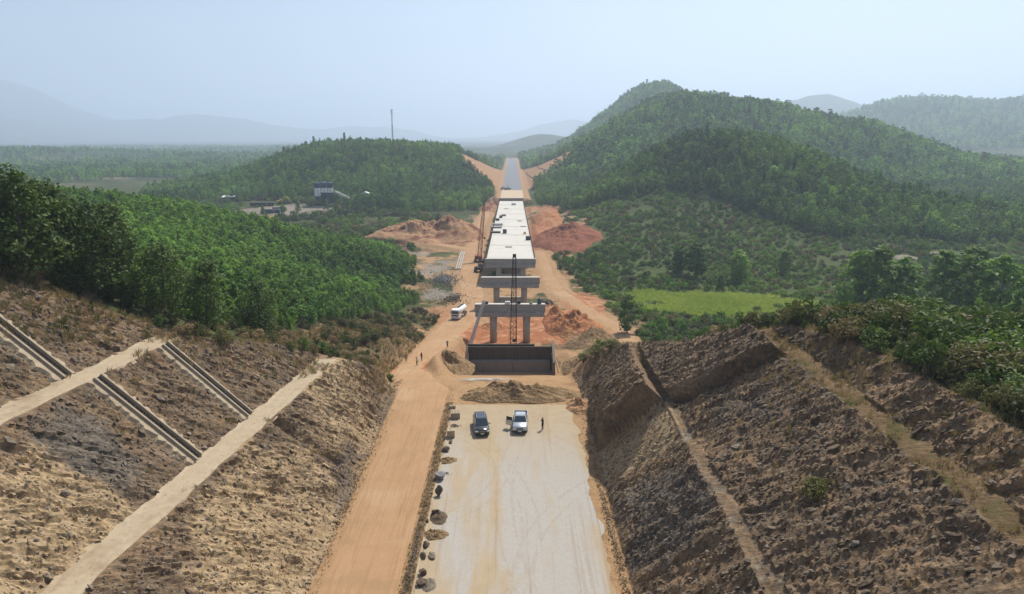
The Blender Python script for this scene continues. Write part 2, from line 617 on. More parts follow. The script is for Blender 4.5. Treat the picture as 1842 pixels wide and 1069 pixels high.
def road_material(name, kind):
    b = NB(name)
    P = b.pos()
    n = b.noise(P, 0.5, 6, 0.6); nf = b.noise(P, 3.5, 5, 0.65); nb = b.noise(P, 0.085, 4, 0.55)
    tracks = b.noise(b.scale(P, (1.5, 0.028, 0.0)), 1.0, 5, 0.6, 0.25)
    tr2 = b.noise(b.scale(P, (3.2, 0.10, 0.0)), 1.0, 5, 0.68, 0.9)
    sweep = b.noise(b.scale(P, (0.22, 0.045, 0.0)), 1.0, 4, 0.55, 0.4)
    if kind == 'pad':
        c = b.mix(n, (0.33, 0.25, 0.15), (0.43, 0.34, 0.225))
        grey = b.mix(nf, (0.31, 0.295, 0.27), (0.44, 0.42, 0.385))
        xs = b.n('ShaderNodeSeparateXYZ'); b.t.links.new(P, xs.inputs[0])
        bandg = b.math('ADD', sweep, b.math('MULTIPLY', b.step(b.math('ABSOLUTE', b.math('SUBTRACT', xs.outputs[0], 3.0)), 6.5, 1.0), 0.16))
        near = b.step(xs.outputs[1], 92.0, 66.0)
        c = b.mix(b.math('MULTIPLY', b.math('MULTIPLY', b.step(bandg, 0.45, 0.62), near), 0.85), c, grey)
        c = b.mix(b.math('MULTIPLY', b.step(tracks, 0.55, 0.70), 0.45), c, (0.27, 0.195, 0.115))
        c = b.mix(b.math('MULTIPLY', b.step(tr2, 0.58, 0.74), 0.3), c, (0.49, 0.42, 0.32))
        c = b.mix(b.math('MULTIPLY', b.step(n, 0.60, 0.75), 0.35), c, (0.34, 0.24, 0.135))
        # curving tyre tracks left by turning vehicles
        brk = b.step(b.noise(P, 1.1, 4, 0.6), 0.38, 0.55)
        flat = b.scale(P, (1, 1, 0))
        tot = None
        for cx, cy_, r_ in ((-14, 72, 12.0), (-14, 72, 13.6), (16, 86, 11.5), (16, 86, 13.1), (-30, 60, 31.0), (-30, 60, 32.6), (26, 50, 24.5), (26, 50, 26.1), (2, 96, 9.0), (2, 96, 10.6), (60, 66, 60.0), (60, 66, 61.7)):
            vm = b.n('ShaderNodeVectorMath', operation='DISTANCE')
            b.put(vm.inputs[0], flat); vm.inputs[1].default_value = (cx, cy_, 0)
            dd = b.math('ABSOLUTE', b.math('SUBTRACT', b.math('ADD', vm.outputs['Value'], b.math('MULTIPLY', n, 0.5)), r_ + 0.25))
            k = b.step(dd, 0.19, 0.09)
            tot = k if tot is None else b.math('MAXIMUM', tot, k)
        c = b.mix(b.math('MULTIPLY', b.math('MULTIPLY', tot, brk), 0.2), c, (0.27, 0.195, 0.115))
        grit = b.noise(P, 8.0, 4, 0.7)
        c = b.mix(b.math('MULTIPLY', b.step(grit, 0.58, 0.70), 0.35), c, (0.22, 0.17, 0.115))
        c = b.mix(b.math('MULTIPLY', b.step(grit, 0.40, 0.30), 0.30), c, (0.56, 0.51, 0.43))
        bump = 0.45
    elif kind == 'haul':
        c = b.mix(n, (0.33, 0.195, 0.10), (0.44, 0.275, 0.15))
        c = b.mix(b.math('MULTIPLY', b.step(nb, 0.5, 0.68), 0.6), c, (0.44, 0.305, 0.18))
        c = b.mix(b.math('MULTIPLY', b.step(tr2, 0.48, 0.66), 0.5), c, (0.26, 0.15, 0.075))
        c = b.mix(b.math('MULTIPLY', b.step(nf, 0.62, 0.8), 0.35), c, (0.47, 0.33, 0.20))
        grit = b.noise(P, 6.5, 4, 0.7)
        c = b.mix(b.math('MULTIPLY', b.step(grit, 0.57, 0.70), 0.4), c, (0.22, 0.13, 0.07))
        c = b.mix(b.math('MULTIPLY', b.step(b.noise(P, 0.22, 4, 0.6), 0.52, 0.64), 0.45), c, (0.30, 0.19, 0.10))
        bump = 0.5
    elif kind == 'asphalt':
        c = b.mix(n, (0.095, 0.100, 0.110), (0.13, 0.135, 0.145))  # black asphalt, lifted to bluish grey to carry the skylight on it
        c = b.mix(b.math('MULTIPLY', b.step(tracks, 0.5, 0.65), 0.5), c, (0.16, 0.165, 0.17))
        bump = 0.1
    else:
        c = b.mix(n, (0.42, 0.31, 0.20), (0.56, 0.44, 0.31))
        bump = 0.4
    MAT[name] = b.bsdf(c, 0.62 if kind == 'asphalt' else 0.93, 0, b.bump(b.math('ADD', nf, b.math('MULTIPLY', tr2, 0.8)), bump, 0.08), 0.35 if kind == 'asphalt' else 0.12)


ground_material()
road_material('pad', 'pad'); road_material('haul', 'haul'); road_material('asphalt', 'asphalt'); road_material('approach', 'approach')
concrete('concrete', (0.42, 0.39, 0.34)); concrete('cap_concrete', (0.36, 0.345, 0.315), 0.45); concrete('column_concrete', (0.43, 0.37, 0.29), 0.2)
concrete('dark_concrete', (0.088, 0.068, 0.050), 0.7); concrete('grey_concrete', (0.20, 0.18, 0.16), 0.5)  # first one: wet brown abutment wall, its shade also put into the colour
concrete('deck_concrete', (0.56, 0.53, 0.47), 0.22); concrete('shotcrete', (0.42, 0.335, 0.225), 0.3, (0.25, 0.17, 0.10)); concrete('drain_concrete', (0.34, 0.28, 0.205), 0.4)
concrete('drain_dark', (0.10, 0.08, 0.06), 0.3)  # recess shade put into the colour of channel floor and steps
pile_material('brown_soil', [(0.25, (0.13, 0.085, 0.042)), (0.5, (0.25, 0.165, 0.085)), (0.8, (0.36, 0.25, 0.14))], (0.20, 0.13, 0.065))
pile_material('tan_soil', [(0.25, (0.27, 0.15, 0.075)), (0.5, (0.39, 0.225, 0.12)), (0.8, (0.47, 0.30, 0.17))], (0.22, 0.095, 0.055))
pile_material('red_soil', [(0.25, (0.14, 0.052, 0.028)), (0.5, (0.26, 0.10, 0.055)), (0.8, (0.37, 0.17, 0.095))], (0.20, 0.075, 0.042))
pile_material('orange_soil', [(0.25, (0.20, 0.075, 0.03)), (0.5, (0.36, 0.15, 0.065)), (0.8, (0.45, 0.24, 0.12))], (0.40, 0.21, 0.10))
pile_material('rock', [(0.25, (0.10, 0.085, 0.066)), (0.5, (0.20, 0.165, 0.125)), (0.8, (0.32, 0.27, 0.205))], (0.16, 0.125, 0.09), 0.5)
pile_material('dark_rock', [(0.25, (0.075, 0.056, 0.040)), (0.5, (0.155, 0.115, 0.080)), (0.8, (0.25, 0.19, 0.13))], (0.12, 0.088, 0.060), 0.5)
pile_material('tan_rock', [(0.25, (0.22, 0.16, 0.09)), (0.5, (0.36, 0.265, 0.155)), (0.8, (0.50, 0.39, 0.24))], (0.29, 0.205, 0.115), 0.5)
pile_material('grey_rock', [(0.25, (0.13, 0.13, 0.13)), (0.5, (0.24, 0.235, 0.23)), (0.8, (0.38, 0.375, 0.36))], (0.18, 0.175, 0.17), 0.5)
leaf_material('leaf_forest', (0.034, 0.100, 0.013), (0.215, 0.350, 0.050), None, 0.36)
leaf_material('leaf_far', (0.050, 0.150, 0.022), (0.290, 0.480, 0.080), None, 0.36)
leaf_material('leaf_dark', (0.030, 0.072, 0.012), (0.155, 0.240, 0.040), None, 0.32)
leaf_material('leaf_darkest', (0.020, 0.048, 0.009), (0.095, 0.145, 0.026), None, 0.28)  # deepest of the leaf greens
leaf_material('leaf_bright', (0.060, 0.120, 0.020), (0.19, 0.29, 0.055), None, 0.36)
leaf_material('leaf_yellow', (0.12, 0.15, 0.025), (0.28, 0.30, 0.05))
leaf_material('leaf_scrub', (0.055, 0.075, 0.022), (0.17, 0.16, 0.055), (0.24, 0.165, 0.085), 0.32)
leaf_material('leaf_dry', (0.20, 0.14, 0.07), (0.38, 0.275, 0.15), (0.16, 0.15, 0.06))
leaf_material('leaf_field', (0.24, 0.32, 0.06), (0.42, 0.47, 0.12), None, 0.45)
leaf_material('plume', (0.42, 0.34, 0.27), (0.60, 0.52, 0.44))
simple('bark', (0.11, 0.085, 0.06), 0.9, var=0.35, scale=6)
simple('car_black', (0.012, 0.014, 0.018), 0.22, 0.0, 0.08, 2, 0.5, 0.7)
simple('car_silver', (0.50, 0.51, 0.53), 0.30, 0.55, 0.06, 2, 0.5, 0.6)
simple('glass', (0.02, 0.035, 0.05), 0.06, 0.0, 0.1, 2, 0.8)
simple('black_plastic', (0.022, 0.022, 0.023), 0.55)
simple('rubber', (0.020, 0.019, 0.018), 0.85)
simple('rim', (0.42, 0.42, 0.43), 0.35, 0.8, 0.1)
simple('lamp_glass', (0.72, 0.74, 0.76), 0.12, 0.2, 0.05)
simple('plate', (0.75, 0.75, 0.73), 0.5, 0, 0.04)
simple('white_paint', (0.74, 0.74, 0.72), 0.4, 0, 0.10, 1.2, 0.4)
simple('dirty_white', (0.60, 0.58, 0.53), 0.6, 0, 0.16, 1.5)
simple('steel', (0.20, 0.19, 0.185), 0.5, 0.6, 0.25)
simple('dark_steel', (0.045, 0.042, 0.040), 0.6, 0.4, 0.3)
simple('rust', (0.22, 0.075, 0.032), 0.75, 0.1, 0.35, 2.0)
simple('boom_red', (0.40, 0.10, 0.045), 0.55, 0.1, 0.3)
simple('yellow', (0.62, 0.42, 0.04), 0.45, 0, 0.15)
simple('blue_steel', (0.022, 0.048, 0.115), 0.5, 0.1, 0.2)
simple('blue_tank', (0.05, 0.09, 0.16), 0.5, 0, 0.15)
simple('sheet_blue', (0.42, 0.50, 0.60), 0.5, 0, 0.1)
simple('wood', (0.36, 0.26, 0.155), 0.85, 0, 0.25, 5)
simple('skin', (0.36, 0.20, 0.13), 0.6)
simple('hair', (0.015, 0.012, 0.010), 0.6)
simple('cloth_black', (0.014, 0.014, 0.016), 0.85)
simple('cloth_blue', (0.06, 0.09, 0.16), 0.85)
simple('cloth_grey', (0.20, 0.20, 0.21), 0.85)
simple('cloth_white', (0.62, 0.62, 0.60), 0.85)
simple('cloth_orange', (0.55, 0.16, 0.03), 0.85)
simple('cloth_khaki', (0.22, 0.17, 0.10), 0.85)
simple('wet_lime', (0.38, 0.34, 0.29), 0.85, 0, 0.35, 0.6)


# ------------------------------------------------------------------ object helpers
def tag(o, label=None, cat=None, group=None, kind=None):
    if label: o['label'] = label
    if cat: o['category'] = cat
    if group: o['group'] = group
    if kind: o['kind'] = kind
    return o


def empty(name, loc=(0, 0, 0), rz=0.0, label=None, cat=None, group=None):
    o = bpy.data.objects.new(name, None)
    o.empty_display_size = 0.3
    COL.objects.link(o)
    o.location = loc
    o.rotation_euler = (0, 0, rz)
    return tag(o, label, cat, group)


def link_mesh(name, me, mat, parent=None, loc=None):
    o = bpy.data.objects.new(name, me)
    COL.objects.link(o)
    if mat is not None and not me.materials:
        me.materials.append(MAT[mat] if isinstance(mat, str) else mat)
    if parent is not None:
        o.parent = parent
    if loc is not None:
        o.location = loc
    return o


def fast_mesh(name, V, F, smooth=False):
    """V (n,3), F (m,3|4) numpy arrays"""
    me = bpy.data.meshes.new(name)
    V = np.asarray(V, np.float32); F = np.asarray(F, np.int32)
    k = F.shape[1]
    me.vertices.add(len(V)); me.vertices.foreach_set('co', V.ravel())
    me.loops.add(F.size); me.loops.foreach_set('vertex_index', F.ravel())
    me.polygons.add(len(F))
    me.polygons.foreach_set('loop_start', np.arange(len(F), dtype=np.int32) * k)
    me.polygons.foreach_set('loop_total', np.full(len(F), k, np.int32))
    me.polygons.foreach_set('use_smooth', np.full(len(F), bool(smooth)))
    me.update(calc_edges=True)
    return me


def point_color(me, name, arr):
    a = me.attributes.new(name, 'FLOAT_COLOR', 'POINT')
    a.data.foreach_set('color', np.asarray(arr, np.float32).ravel())


class MB:
    """collects boxes, bars, tubes and lofts, then links them as ONE mesh object"""
    def __init__(self):
        self.bm = bmesh.new()

    def box(self, c, s, rot=None, bev=0.0):
        r = bmesh.ops.create_cube(self.bm, size=1.0)
        vs = r['verts']
        M = Matrix.Diagonal((*s, 1))
        if rot is not None:
            M = Euler(rot).to_matrix().to_4x4() @ M
        M = Matrix.Translation(c) @ M
        bmesh.ops.transform(self.bm, matrix=M, verts=vs)
        if bev:
            es = list({e for v in vs for e in v.link_edges})
            bmesh.ops.bevel(self.bm, geom=es, offset=bev, segments=2, affect='EDGES', profile=0.5)
        return self

    def bar(self, a, b, wd, ht=None, sides=4):
        a = Vector(a); b = Vector(b)
        ht = ht or wd
        d = b - a
        q = d.to_track_quat('Z', 'Y').to_matrix()
        ring = []
        for P in (a, b):
            vs = []
            for k in range(sides):
                t = 2 * math.pi * (k + 0.5) / sides
                f = 1 / math.cos(math.pi / sides) if sides == 4 else 1
                vs.append(self.bm.verts.new(P + q @ Vector((math.cos(t) * wd / 2 * f, math.sin(t) * ht / 2 * f, 0))))
            ring.append(vs)
        for k in range(sides):
            self.bm.faces.new((ring[0][k], ring[0][(k + 1) % sides], ring[1][(k + 1) % sides], ring[1][k]))
        self.bm.faces.new(ring[0][::-1]); self.bm.faces.new(ring[1])
        return self

    def tube(self, pts, rad, sides=8, caps=True):
        pts = [Vector(p) for p in pts]
        if not isinstance(rad, (list, tuple)):
            rad = [rad] * len(pts)
        rings = []
        up = None
        for i, p in enumerate(pts):
            d = (pts[min(i + 1, len(pts) - 1)] - pts[max(i - 1, 0)]).normalized()
            if up is None:
                up = d.orthogonal().normalized()
            up = (up - d * up.dot(d))
            if up.length < 1e-4:
                up = d.orthogonal()
            up.normalize()
            sd = d.cross(up)
            rings.append([self.bm.verts.new(p + (up * math.cos(2 * math.pi * k / sides) + sd * math.sin(2 * math.pi * k / sides)) * rad[i]) for k in range(sides)])
        for a, b in zip(rings[:-1], rings[1:]):
            for k in range(sides):
                self.bm.faces.new((a[k], a[(k + 1) % sides], b[(k + 1) % sides], b[k]))
        if caps:
            self.bm.faces.new(rings[0][::-1]); self.bm.faces.new(rings[-1])
        return self

    def loft(self, rings, caps=True):
        R_ = [[self.bm.verts.new(p) for p in r] for r in rings]
        n = len(R_[0])
        for a, b in zip(R_[:-1], R_[1:]):
            for k in range(n):
                self.bm.faces.new((a[k], a[(k + 1) % n], b[(k + 1) % n], b[k]))
        if caps:
            self.bm.faces.new(R_[0][::-1]); self.bm.faces.new(R_[-1])
        return self

    def prism(self, poly, ax, a, b):
        """poly of (u, v) extruded along axis ax ('x': u=y v=z, 'y': u=x v=z)"""
        f = (lambda u, v, t: (t, u, v)) if ax == 'x' else (lambda u, v, t: (u, t, v))
        return self.loft([[f(u, v, a) for u, v in poly], [f(u, v, b) for u, v in poly]])

    def build(self, name, mat, parent=None, smooth=False, loc=None):
        bmesh.ops.recalc_face_normals(self.bm, faces=self.bm.faces[:])
        me = bpy.data.meshes.new(name)
        self.bm.to_mesh(me)
        self.bm.free()
        if smooth:
            me.polygons.foreach_set('use_smooth', np.full(len(me.polygons), True))
        return link_mesh(name, me, mat, parent, loc)


def copy_thing(o, loc=None, rz=None):
    c = o.copy(); COL.objects.link(c)
    for ch in o.children:
        d = ch.copy(); COL.objects.link(d); d.parent = c
        for g in ch.children:
            e = g.copy(); COL.objects.link(e); e.parent = d
    if loc is not None: c.location = loc
    if rz is not None: c.rotation_euler = (0, 0, rz)
    return c


# ------------------------------------------------------------------ the ground sheet
def spaced(stops):
    """stops: (position, spacing) -> monotone coordinates whose spacing runs between the given values"""
    out = [stops[0][0]]
    for (a, sa), (b, sb) in zip(stops[:-1], stops[1:]):
        n = max(int(round((b - a) / ((sa + sb) / 2))), 1)
        w_ = np.linspace(sa, sb, n); c = np.cumsum(w_); c = c / c[-1] * (b - a) + a
        out.extend(c.tolist())
    return np.array(out)


GX = spaced([(-30000, 3000), (-12000, 420), (-4000, 130), (-1200, 30), (-400, 8), (-160, 3.0), (-62, 0.9), (-50, 0.24), (-16, 0.22), (-14, 0.6),
             (8, 0.6), (10, 0.2), (40, 0.24), (52, 0.9), (150, 2.6), (420, 8), (1300, 28), (4000, 130), (12000, 420), (30000, 3000)])
GY = spaced([(-90, 6), (20, 1.5), (32, 0.26), (90, 0.24), (118, 0.45), (200, 0.9), (320, 1.5), (560, 3.2), (1000, 8), (1700, 18), (3200, 45), (7000, 140), (13000, 500), (30000, 3000)])


def zones(x, y, z, n, c):
    """masks for the material of the ground"""
    N = len(x)
    a = np.zeros((N, 4)); b = np.zeros((N, 4)); cc = np.zeros((N, 4))
    cutm = np.clip((n - c + 0.5) / 0.8, 0, 1) * (y < 120)
    rk = rock_masks(x, y) * 1.0
    a[:, 0] = rk * cutm
    a[:, 0] = np.maximum(a[:, 0], ((np.abs(x - x_bench1(y)) < 2.2) | (np.abs(x - x_bench2(y)) < 2.2) | ((x > 16) & (x < 20))) * cutm * (x < 27) * 0.9)
    a[:, 0] = np.maximum(a[:, 0], ((x < -16.2) & (x > -18.5) & (y < 104)) * 0.9)
    # benches right: brown scree paths
    benR = ((np.abs(x - 17.6) < 0.8) | (np.abs(x - 28.3) < 1.0)) * cutm
    b[:, 2] = np.maximum(b[:, 2], benR * (np.abs(x - 28.3) < 1.1) * 0.66)
    b[:, 1] = np.maximum(b[:, 1], benR * (np.abs(x - 17.6) < .9) * (y < 74) * 0.40)
    a[:, 1] = np.maximum(a[:, 1], benR * (np.abs(x - 17.6) < .9) * (y >= 74) * 0.38)
    # dry grass over the upper faces
    up = np.clip(1.2 - np.abs(n - c - 1.0) / 3.0, 0, 1) * (y < 130)
    b[:, 2] = np.maximum(b[:, 2], np.where(x > 30, sstep(31, 36, x) * 0.55, 0) * cutm)
    b[:, 2] = np.maximum(b[:, 2], up * (np.abs(x) > 12) * 0.75)
    b[:, 2] = np.maximum(b[:, 2], ((x < -41) & (x > -62) & (y < 95)) * sstep(19.0, 21.5, z) * 0.85)
    # right hill slope end and left slope end, both dry
    b[:, 2] = np.maximum(b[:, 2], ((x > 12) & (x < 40) & (y > 70) & (y < 125) & (n <= c + 0.3)) * 0.8)
    b[:, 2] = np.maximum(b[:, 2], ((x < -18) & (x > -36) & (y > 84) & (y < 175) & (n <= c + 0.3)) * 0.62)
    a[:, 1] = np.maximum(a[:, 1], ((x < -16) & (x > -24) & (y > 100) & (y < 170)) * (1 - sstep(-24, -20, -x * -1) * 0) * sstep(-25.5, -20, x) * 0.6)
    # tan rock patches of the left faces
    wx_ = fbm(x / 8.0, y / 8.0, 4, 101); wy_ = fbm(x / 8.0 + 50, y / 8.0, 4, 103)
    def blob(cx, cy_, rx, ry):
        return np.clip(1.15 - ((x - cx) / rx + 0.55 * wx_) ** 2 - ((y - cy_) / ry + 0.55 * wy_) ** 2, 0, 1)
    cc[:, 0] = np.maximum.reduce([blob(-33.5, 46, 5, 7.5), blob(-22, 52, 6, 18) * 0.9, blob(-21.5, 80, 5, 18) * 0.62, blob(-33, 38, 4, 5)])
    sF = y - fault_y(x)
    cc[:, 0] = np.maximum(cc[:, 0], ((x > 10.3) & (x < 17.5)) * sstep(-10.5, -7.5, sF) * (1 - sstep(-0.6, 0.2, sF)) * 0.82)
    cc[:, 1] = np.maximum.reduce([blob(-35, 52, 4, 6) * 0.8, blob(-18.6, 60, 1.6, 40) * 0.55, blob(13.5, 55, 4, 14) * 0.7, blob(23, 60, 5, 9) * 0.45, blob(-22, 92, 3, 6) * 0.5])
    # floor of the cut: tan dirt with gravelly verge
    flo = (np.abs(x + 3.5) < 13.8) & (y < 110)
    a[:, 1] = np.maximum(a[:, 1], flo * 1.0)
    verge = np.clip(1 - np.abs(x + 8.9 - 0.0) / 1.0, 0, 1) * (y < 92)
    b[:, 1] = np.maximum(b[:, 1], ((x > 8.6) & (x < 10.6) & (y < 97)) * 0.30)
    b[:, 2] = np.maximum(b[:, 2], (verge > 0.02) * 1.0); a[:, 1] = np.where(verge > 0.3, 0.35, a[:, 1])
    # valley works
    val = (1 - sstep(14, 24, np.abs(x + 3))) * sstep(97, 112, y) * (1 - sstep(470, 500, y))
    a[:, 1] = np.maximum(a[:, 1], val * 0.95)
    lw = np.interp(y, [150, 200, 240, 300, 360, 430], [-24, -33, -40, -52, -56, -28])
    wj = fbm(x / 11.0, y / 11.0, 4, 87) * 9
    a[:, 1] = np.maximum(a[:, 1], sstep(-3, 4, x - lw + wj) * (x < 0) * sstep(150, 165, y) * (1 - sstep(430, 460, y)) * 0.74)
    rw = np.interp(y, [150, 170, 200, 230, 280, 330, 400, 480], [16, 32, 31, 26, 27, 40, 36, 28])
    a[:, 1] = np.maximum(a[:, 1], sstep(-3, 4, rw - x + wj) * (x > 0) * sstep(130, 150, y) * (1 - sstep(480, 500, y)) * 0.75)
    a[:, 2] = np.maximum.reduce([blob(10, 178, 18, 24) * 0.9, blob(-3, 164, 14, 18) * 0.8, blob(22, 205, 10, 22) * 0.6, blob(-21, 190, 7, 16) * 0.5, blob(18, 350, 16, 60) * 0.75, blob(24, 440, 10, 60) * 0.6, blob(-18.4, 119, 4, 8) * 0.7])
    b[:, 1] = np.maximum.reduce([b[:, 1], blob(-30, 262, 14, 28) * 0.62, blob(-24, 218, 9, 16) * 0.6, blob(-40, 300, 10, 14) * 0.55])
    # disturbed earth away from the running surface
    off = np.clip((np.minimum.reduce([path_dist(x, y, p)[0] for p in ROADS]) - 1.0) / 2.5, 0, 1) * sstep(138, 160, y) * (1 - sstep(475, 492, y))
    mott = fbm(x / 5.0, y / 8.0, 4, 107); mott2 = fbm(x / 9.0, y / 12.0, 4, 109)
    a[:, 1] = a[:, 1] * (1 - off) + off * a[:, 1] * (0.56 + 0.75 * mott)
    b[:, 2] = np.maximum(b[:, 2], off * (a[:, 1] > 0.2) * (0.55 + 0.6 * mott2))
    a[:, 2] = np.maximum(a[:, 2], off * (a[:, 1] > 0.2) * np.clip(0.15 + 0.8 * fbm(x / 14.0, y / 14.0, 3, 113), 0, 1) * sstep(-25, 5, x))
    for p in (SIDE, EAST):
        d, _ = path_dist(x, y, p)
        a[:, 1] = np.maximum(a[:, 1], 1 - sstep(-0.2, 1.2, d))
    # concrete plant yard
    b[:, 1] = np.maximum(b[:, 1], blob(-150, 462, 48, 34) * 0.68)
    a[:, 1] = np.maximum(a[:, 1], blob(-168, 425, 34, 22) * 0.75)
    # river bed
    ry = 276 + (x - 139) * 0.36
    b[:, 1] = np.maximum(b[:, 1], np.clip(1.3 - np.abs(y - ry + 5 * wx_) / 6.0, 0, 1) * (0.55 + 0.6 * wy_) * sstep(125, 145, x) * (1 - sstep(205, 225, x)) * (x < 520))
    a[:, 1] = np.maximum(a[:, 1], blob(232, 262, 16, 18) * 0.9)
    # meadows
    mead = ((x > 18) & (x < 330)) * sstep(150, 200, y) * (1 - sstep(390, 425, y))
    b[:, 0] = np.maximum(b[:, 0], mead * 0.78 * (a[:, 1] < 0.4))
    fld = field_mask(x, y)
    b[:, 0] = np.maximum(b[:, 0], fld)
    # far road sides
    ax = np.abs(x)
    roadside = (1 - sstep(11, 17, ax)) * sstep(488, 496, y) * (1 - sstep(1460, 1560, y))
    a[:, 1] = np.maximum(a[:, 1], roadside * 0.85)
    nat = n
    zr = z_far_road(y)
    facecut = (nat > z + 0.8) & (y > 494) & (y < 1500) & (ax > 12)
    a[:, 2] = np.maximum(a[:, 2], facecut * 0.46)
    a[:, 1] = np.where(facecut, 0.6, a[:, 1])
    # plain
    cc[:, 2] = sstep(620, 900, y) * sstep(330, 480, -x) + sstep(1700, 2300, y) * (np.abs(x) < 1500) * (z < 10)
    cc[:, 2] = np.clip(cc[:, 2], 0, 1) * (1 - sstep(30, 70, z))
    for q in (a, b, cc):
        q[:, 3] = 1
    return np.clip(a, 0, 1), np.clip(b, 0, 1), np.clip(cc, 0, 1)


def field_mask(x, y):
    u = (x - 64 + 3 * np.sin(y / 7.0)) / 31.0; v = (y - 205 + 3 * np.sin(x / 9.0)) / 17.0
    return np.clip(1.3 - np.abs(u) ** 2.4 - np.abs(v) ** 2.4 + 0.9 * fbm(x / 9.0, y / 6.0, 3, 41), 0, 1) * (np.abs(u) < 1.35) * (np.abs(v) < 1.35) * (x > 34 + (212 - y) * 0.3)


def saw(t, k=0.55):
    f = t - np.floor(t)
    return f ** k


FACE = {}


def build_ground():
    xx, yy = np.meshgrid(GX, GY)
    x = xx.ravel(); y = yy.ravel()
    z = H(x, y)
    near = (y < 135) & (np.abs(x) < 70)
    n = np.full_like(z, -100.0); c = np.full_like(z, 100.0)
    n[near] = natural(x[near], y[near]); c[near] = cut_surface(x[near], y[near])
    far = (y > 480) & (y < 1600) & (np.abs(x) < 160)
    n[far] = natural(x[far], y[far])
    A, B, C = zones(x, y, z, n, c)
    # relief of the cut faces, pushed out along the slope
    m = near & (A[:, 0] > 0.02) & (y > 20) & rock_masks(x, y)
    X, Y, Z = x[m], y[m], z[m]
    wgt = np.clip(A[m, 0], 0, 1)
    side = np.where(X > 0, -1.0, 1.0)
    big = fbm(X / 6.0 + 5, (Y + Z * 0.6) / 6.0, 4, 41)
    cs = np.where(X > 0, -0.515, 0.42); cc_ = np.sqrt(1 - cs * cs)
    tt = cc_ * X + cs * Y; ss = -cs * X + cc_ * Y + np.where(X > 0, 0.0, 0.35) * Z
    med = fbm(ss / 0.9, tt / 5.0, 4, 51)
    fine = fbm(ss / 0.35, tt / 1.5, 3, 61)
    s = Y + 0.60 * X + 1.2 * big + 0.5 * med
    sL = 0.75 * Y - 0.45 * X + 0.5 * Z + 1.6 * big + 0.7 * med
    s = ss * 1.05 + 0.9 * big + 0.35 * med
    amp = 0.35 + 0.65 * sstep(-0.25, 0.35, fbm(X / 5.0 + 40, Y / 5.0, 3, 71))
    d = big * 0.38 + med * 0.30 + fine * 0.20
    d += amp * (0.30 * saw(s / 2.3 + 0.3 * med, 0.6) + 0.24 * saw(s / 0.8 + med, 0.7) - 0.24)
    blk = np.floor((sL if False else s) / 1.1 + med * 0.6) * 7.3 + np.floor((Z + 0.5 * X) / 0.9 + med * 0.8) * 3.1
    hb = _hash(np.floor(blk * 10), np.floor(blk), 5)
    d += (hb - 0.5) * 0.22 * amp
    tanm = C[m, 0] * (X < 0)
    d += tanm * 0.35 * np.floor(3 * vnoise(Y / 1.4, Z / 0.9 + X / 3, 91)) / 3
    # the fault: a proud block beyond it, a smooth bedding plane this side of it
    sF = Y - fault_y(X)
    onR = (X > 10.2) & (X < 28)
    lower = sstep(18.5, 16.5, X)
    proud = sstep(-0.12, 0.12, sF) * (1 - sstep(6, 24, sF)) * (3.1 * lower + 1.5 * (1 - lower)) * sstep(-0.5, 4.5, Z)
    plane = sstep(-10, -7.5, sF) * (1 - sstep(-0.5, 0.3, sF)) * lower
    d = np.where(onR, d * (1 - 0.88 * plane) - 0.25 * plane + proud - 0.8 * np.exp(-(sF / 0.45) ** 2) * (1 - lower), d)
    # rut below the second chute on the left
    rut = np.exp(-((Y - 69 - (X + 24) * 0.25) / 0.8) ** 2) * ((X > -27) & (X < -19)) * 1.0
    d = d - rut
    d *= wgt * sstep(0, 1.8, np.abs(Z) + 0.2)
    # trimmed smooth beside the drain chutes
    for yc, xa, xb in ((58.7, -38.5, -28), (68.8, -38.5, -27), (58.9, -51, -40)):
        k = (1 - sstep(1.1, 2.4, np.abs(Y - yc))) * ((X > xa) & (X < xb))
        d = d * (1 - k) - 0.12 * k
    x[m] += side * d * 0.62
    z[m] += d * 0.72
    # rough natural ground near by
    r = (y < 480) & (np.abs(x) < 200) & ~m
    rough = fbm(x[r] / 3.2, y[r] / 3.2, 4, 23)
    keep = np.clip(1 - A[r, 1] * 0.7, 0.1, 1) * (np.abs(z[r]) > 0.05)
    flat = ((y[r] < 97) & (np.abs(x[r] + 3.5) < 13.9)) | ((y[r] > 118) & (y[r] < 133) & (np.abs(x[r]) < 11))
    x1 = np.abs(x[r] - x_bench1(y[r])) < 1.7; x2 = np.abs(x[r] - x_bench2(y[r])) < 1.7
    dH = np.minimum(path_dist(x[r], y[r], HAUL)[0], 50)
    keep = np.where(flat | x1 | x2, 0.0, keep) * sstep(0.0, 2.0, dH)
    z[r] += rough * 0.38 * keep
    vg = (y < 97) & (np.abs(x + 8.9) < 0.9)
    z[vg] += (0.28 + 0.25 * fbm(x[vg] / 0.6, y[vg] / 0.9, 3, 29)) * (1 - np.abs(x[vg] + 8.9) / 0.9)
    FACE.update(P=np.stack([x, y, z], 1), m=m, A=A, C=C)
    nx, ny = len(GX), len(GY)
    i = np.arange(nx * ny).reshape(ny, nx)
    F = np.stack([i[:-1, :-1].ravel(), i[:-1, 1:].ravel(), i[1:, 1:].ravel(), i[1:, :-1].ravel()], 1)
    me = fast_mesh('ground', np.stack([x, y, z], 1), F, True)
    # crisp facets where there is broken rock
    fm = m[F].any(1)
    me.polygons.foreach_set('use_smooth', ~fm)
    point_color(me, 'zone_a', A); point_color(me, 'zone_b', B); point_color(me, 'zone_c', C)
    o = link_mesh('ground', me, 'ground')
    tag(o, 'hilly ground with rock cuttings, red earth works and green valley floor', 'ground', kind='structure')


build_ground()


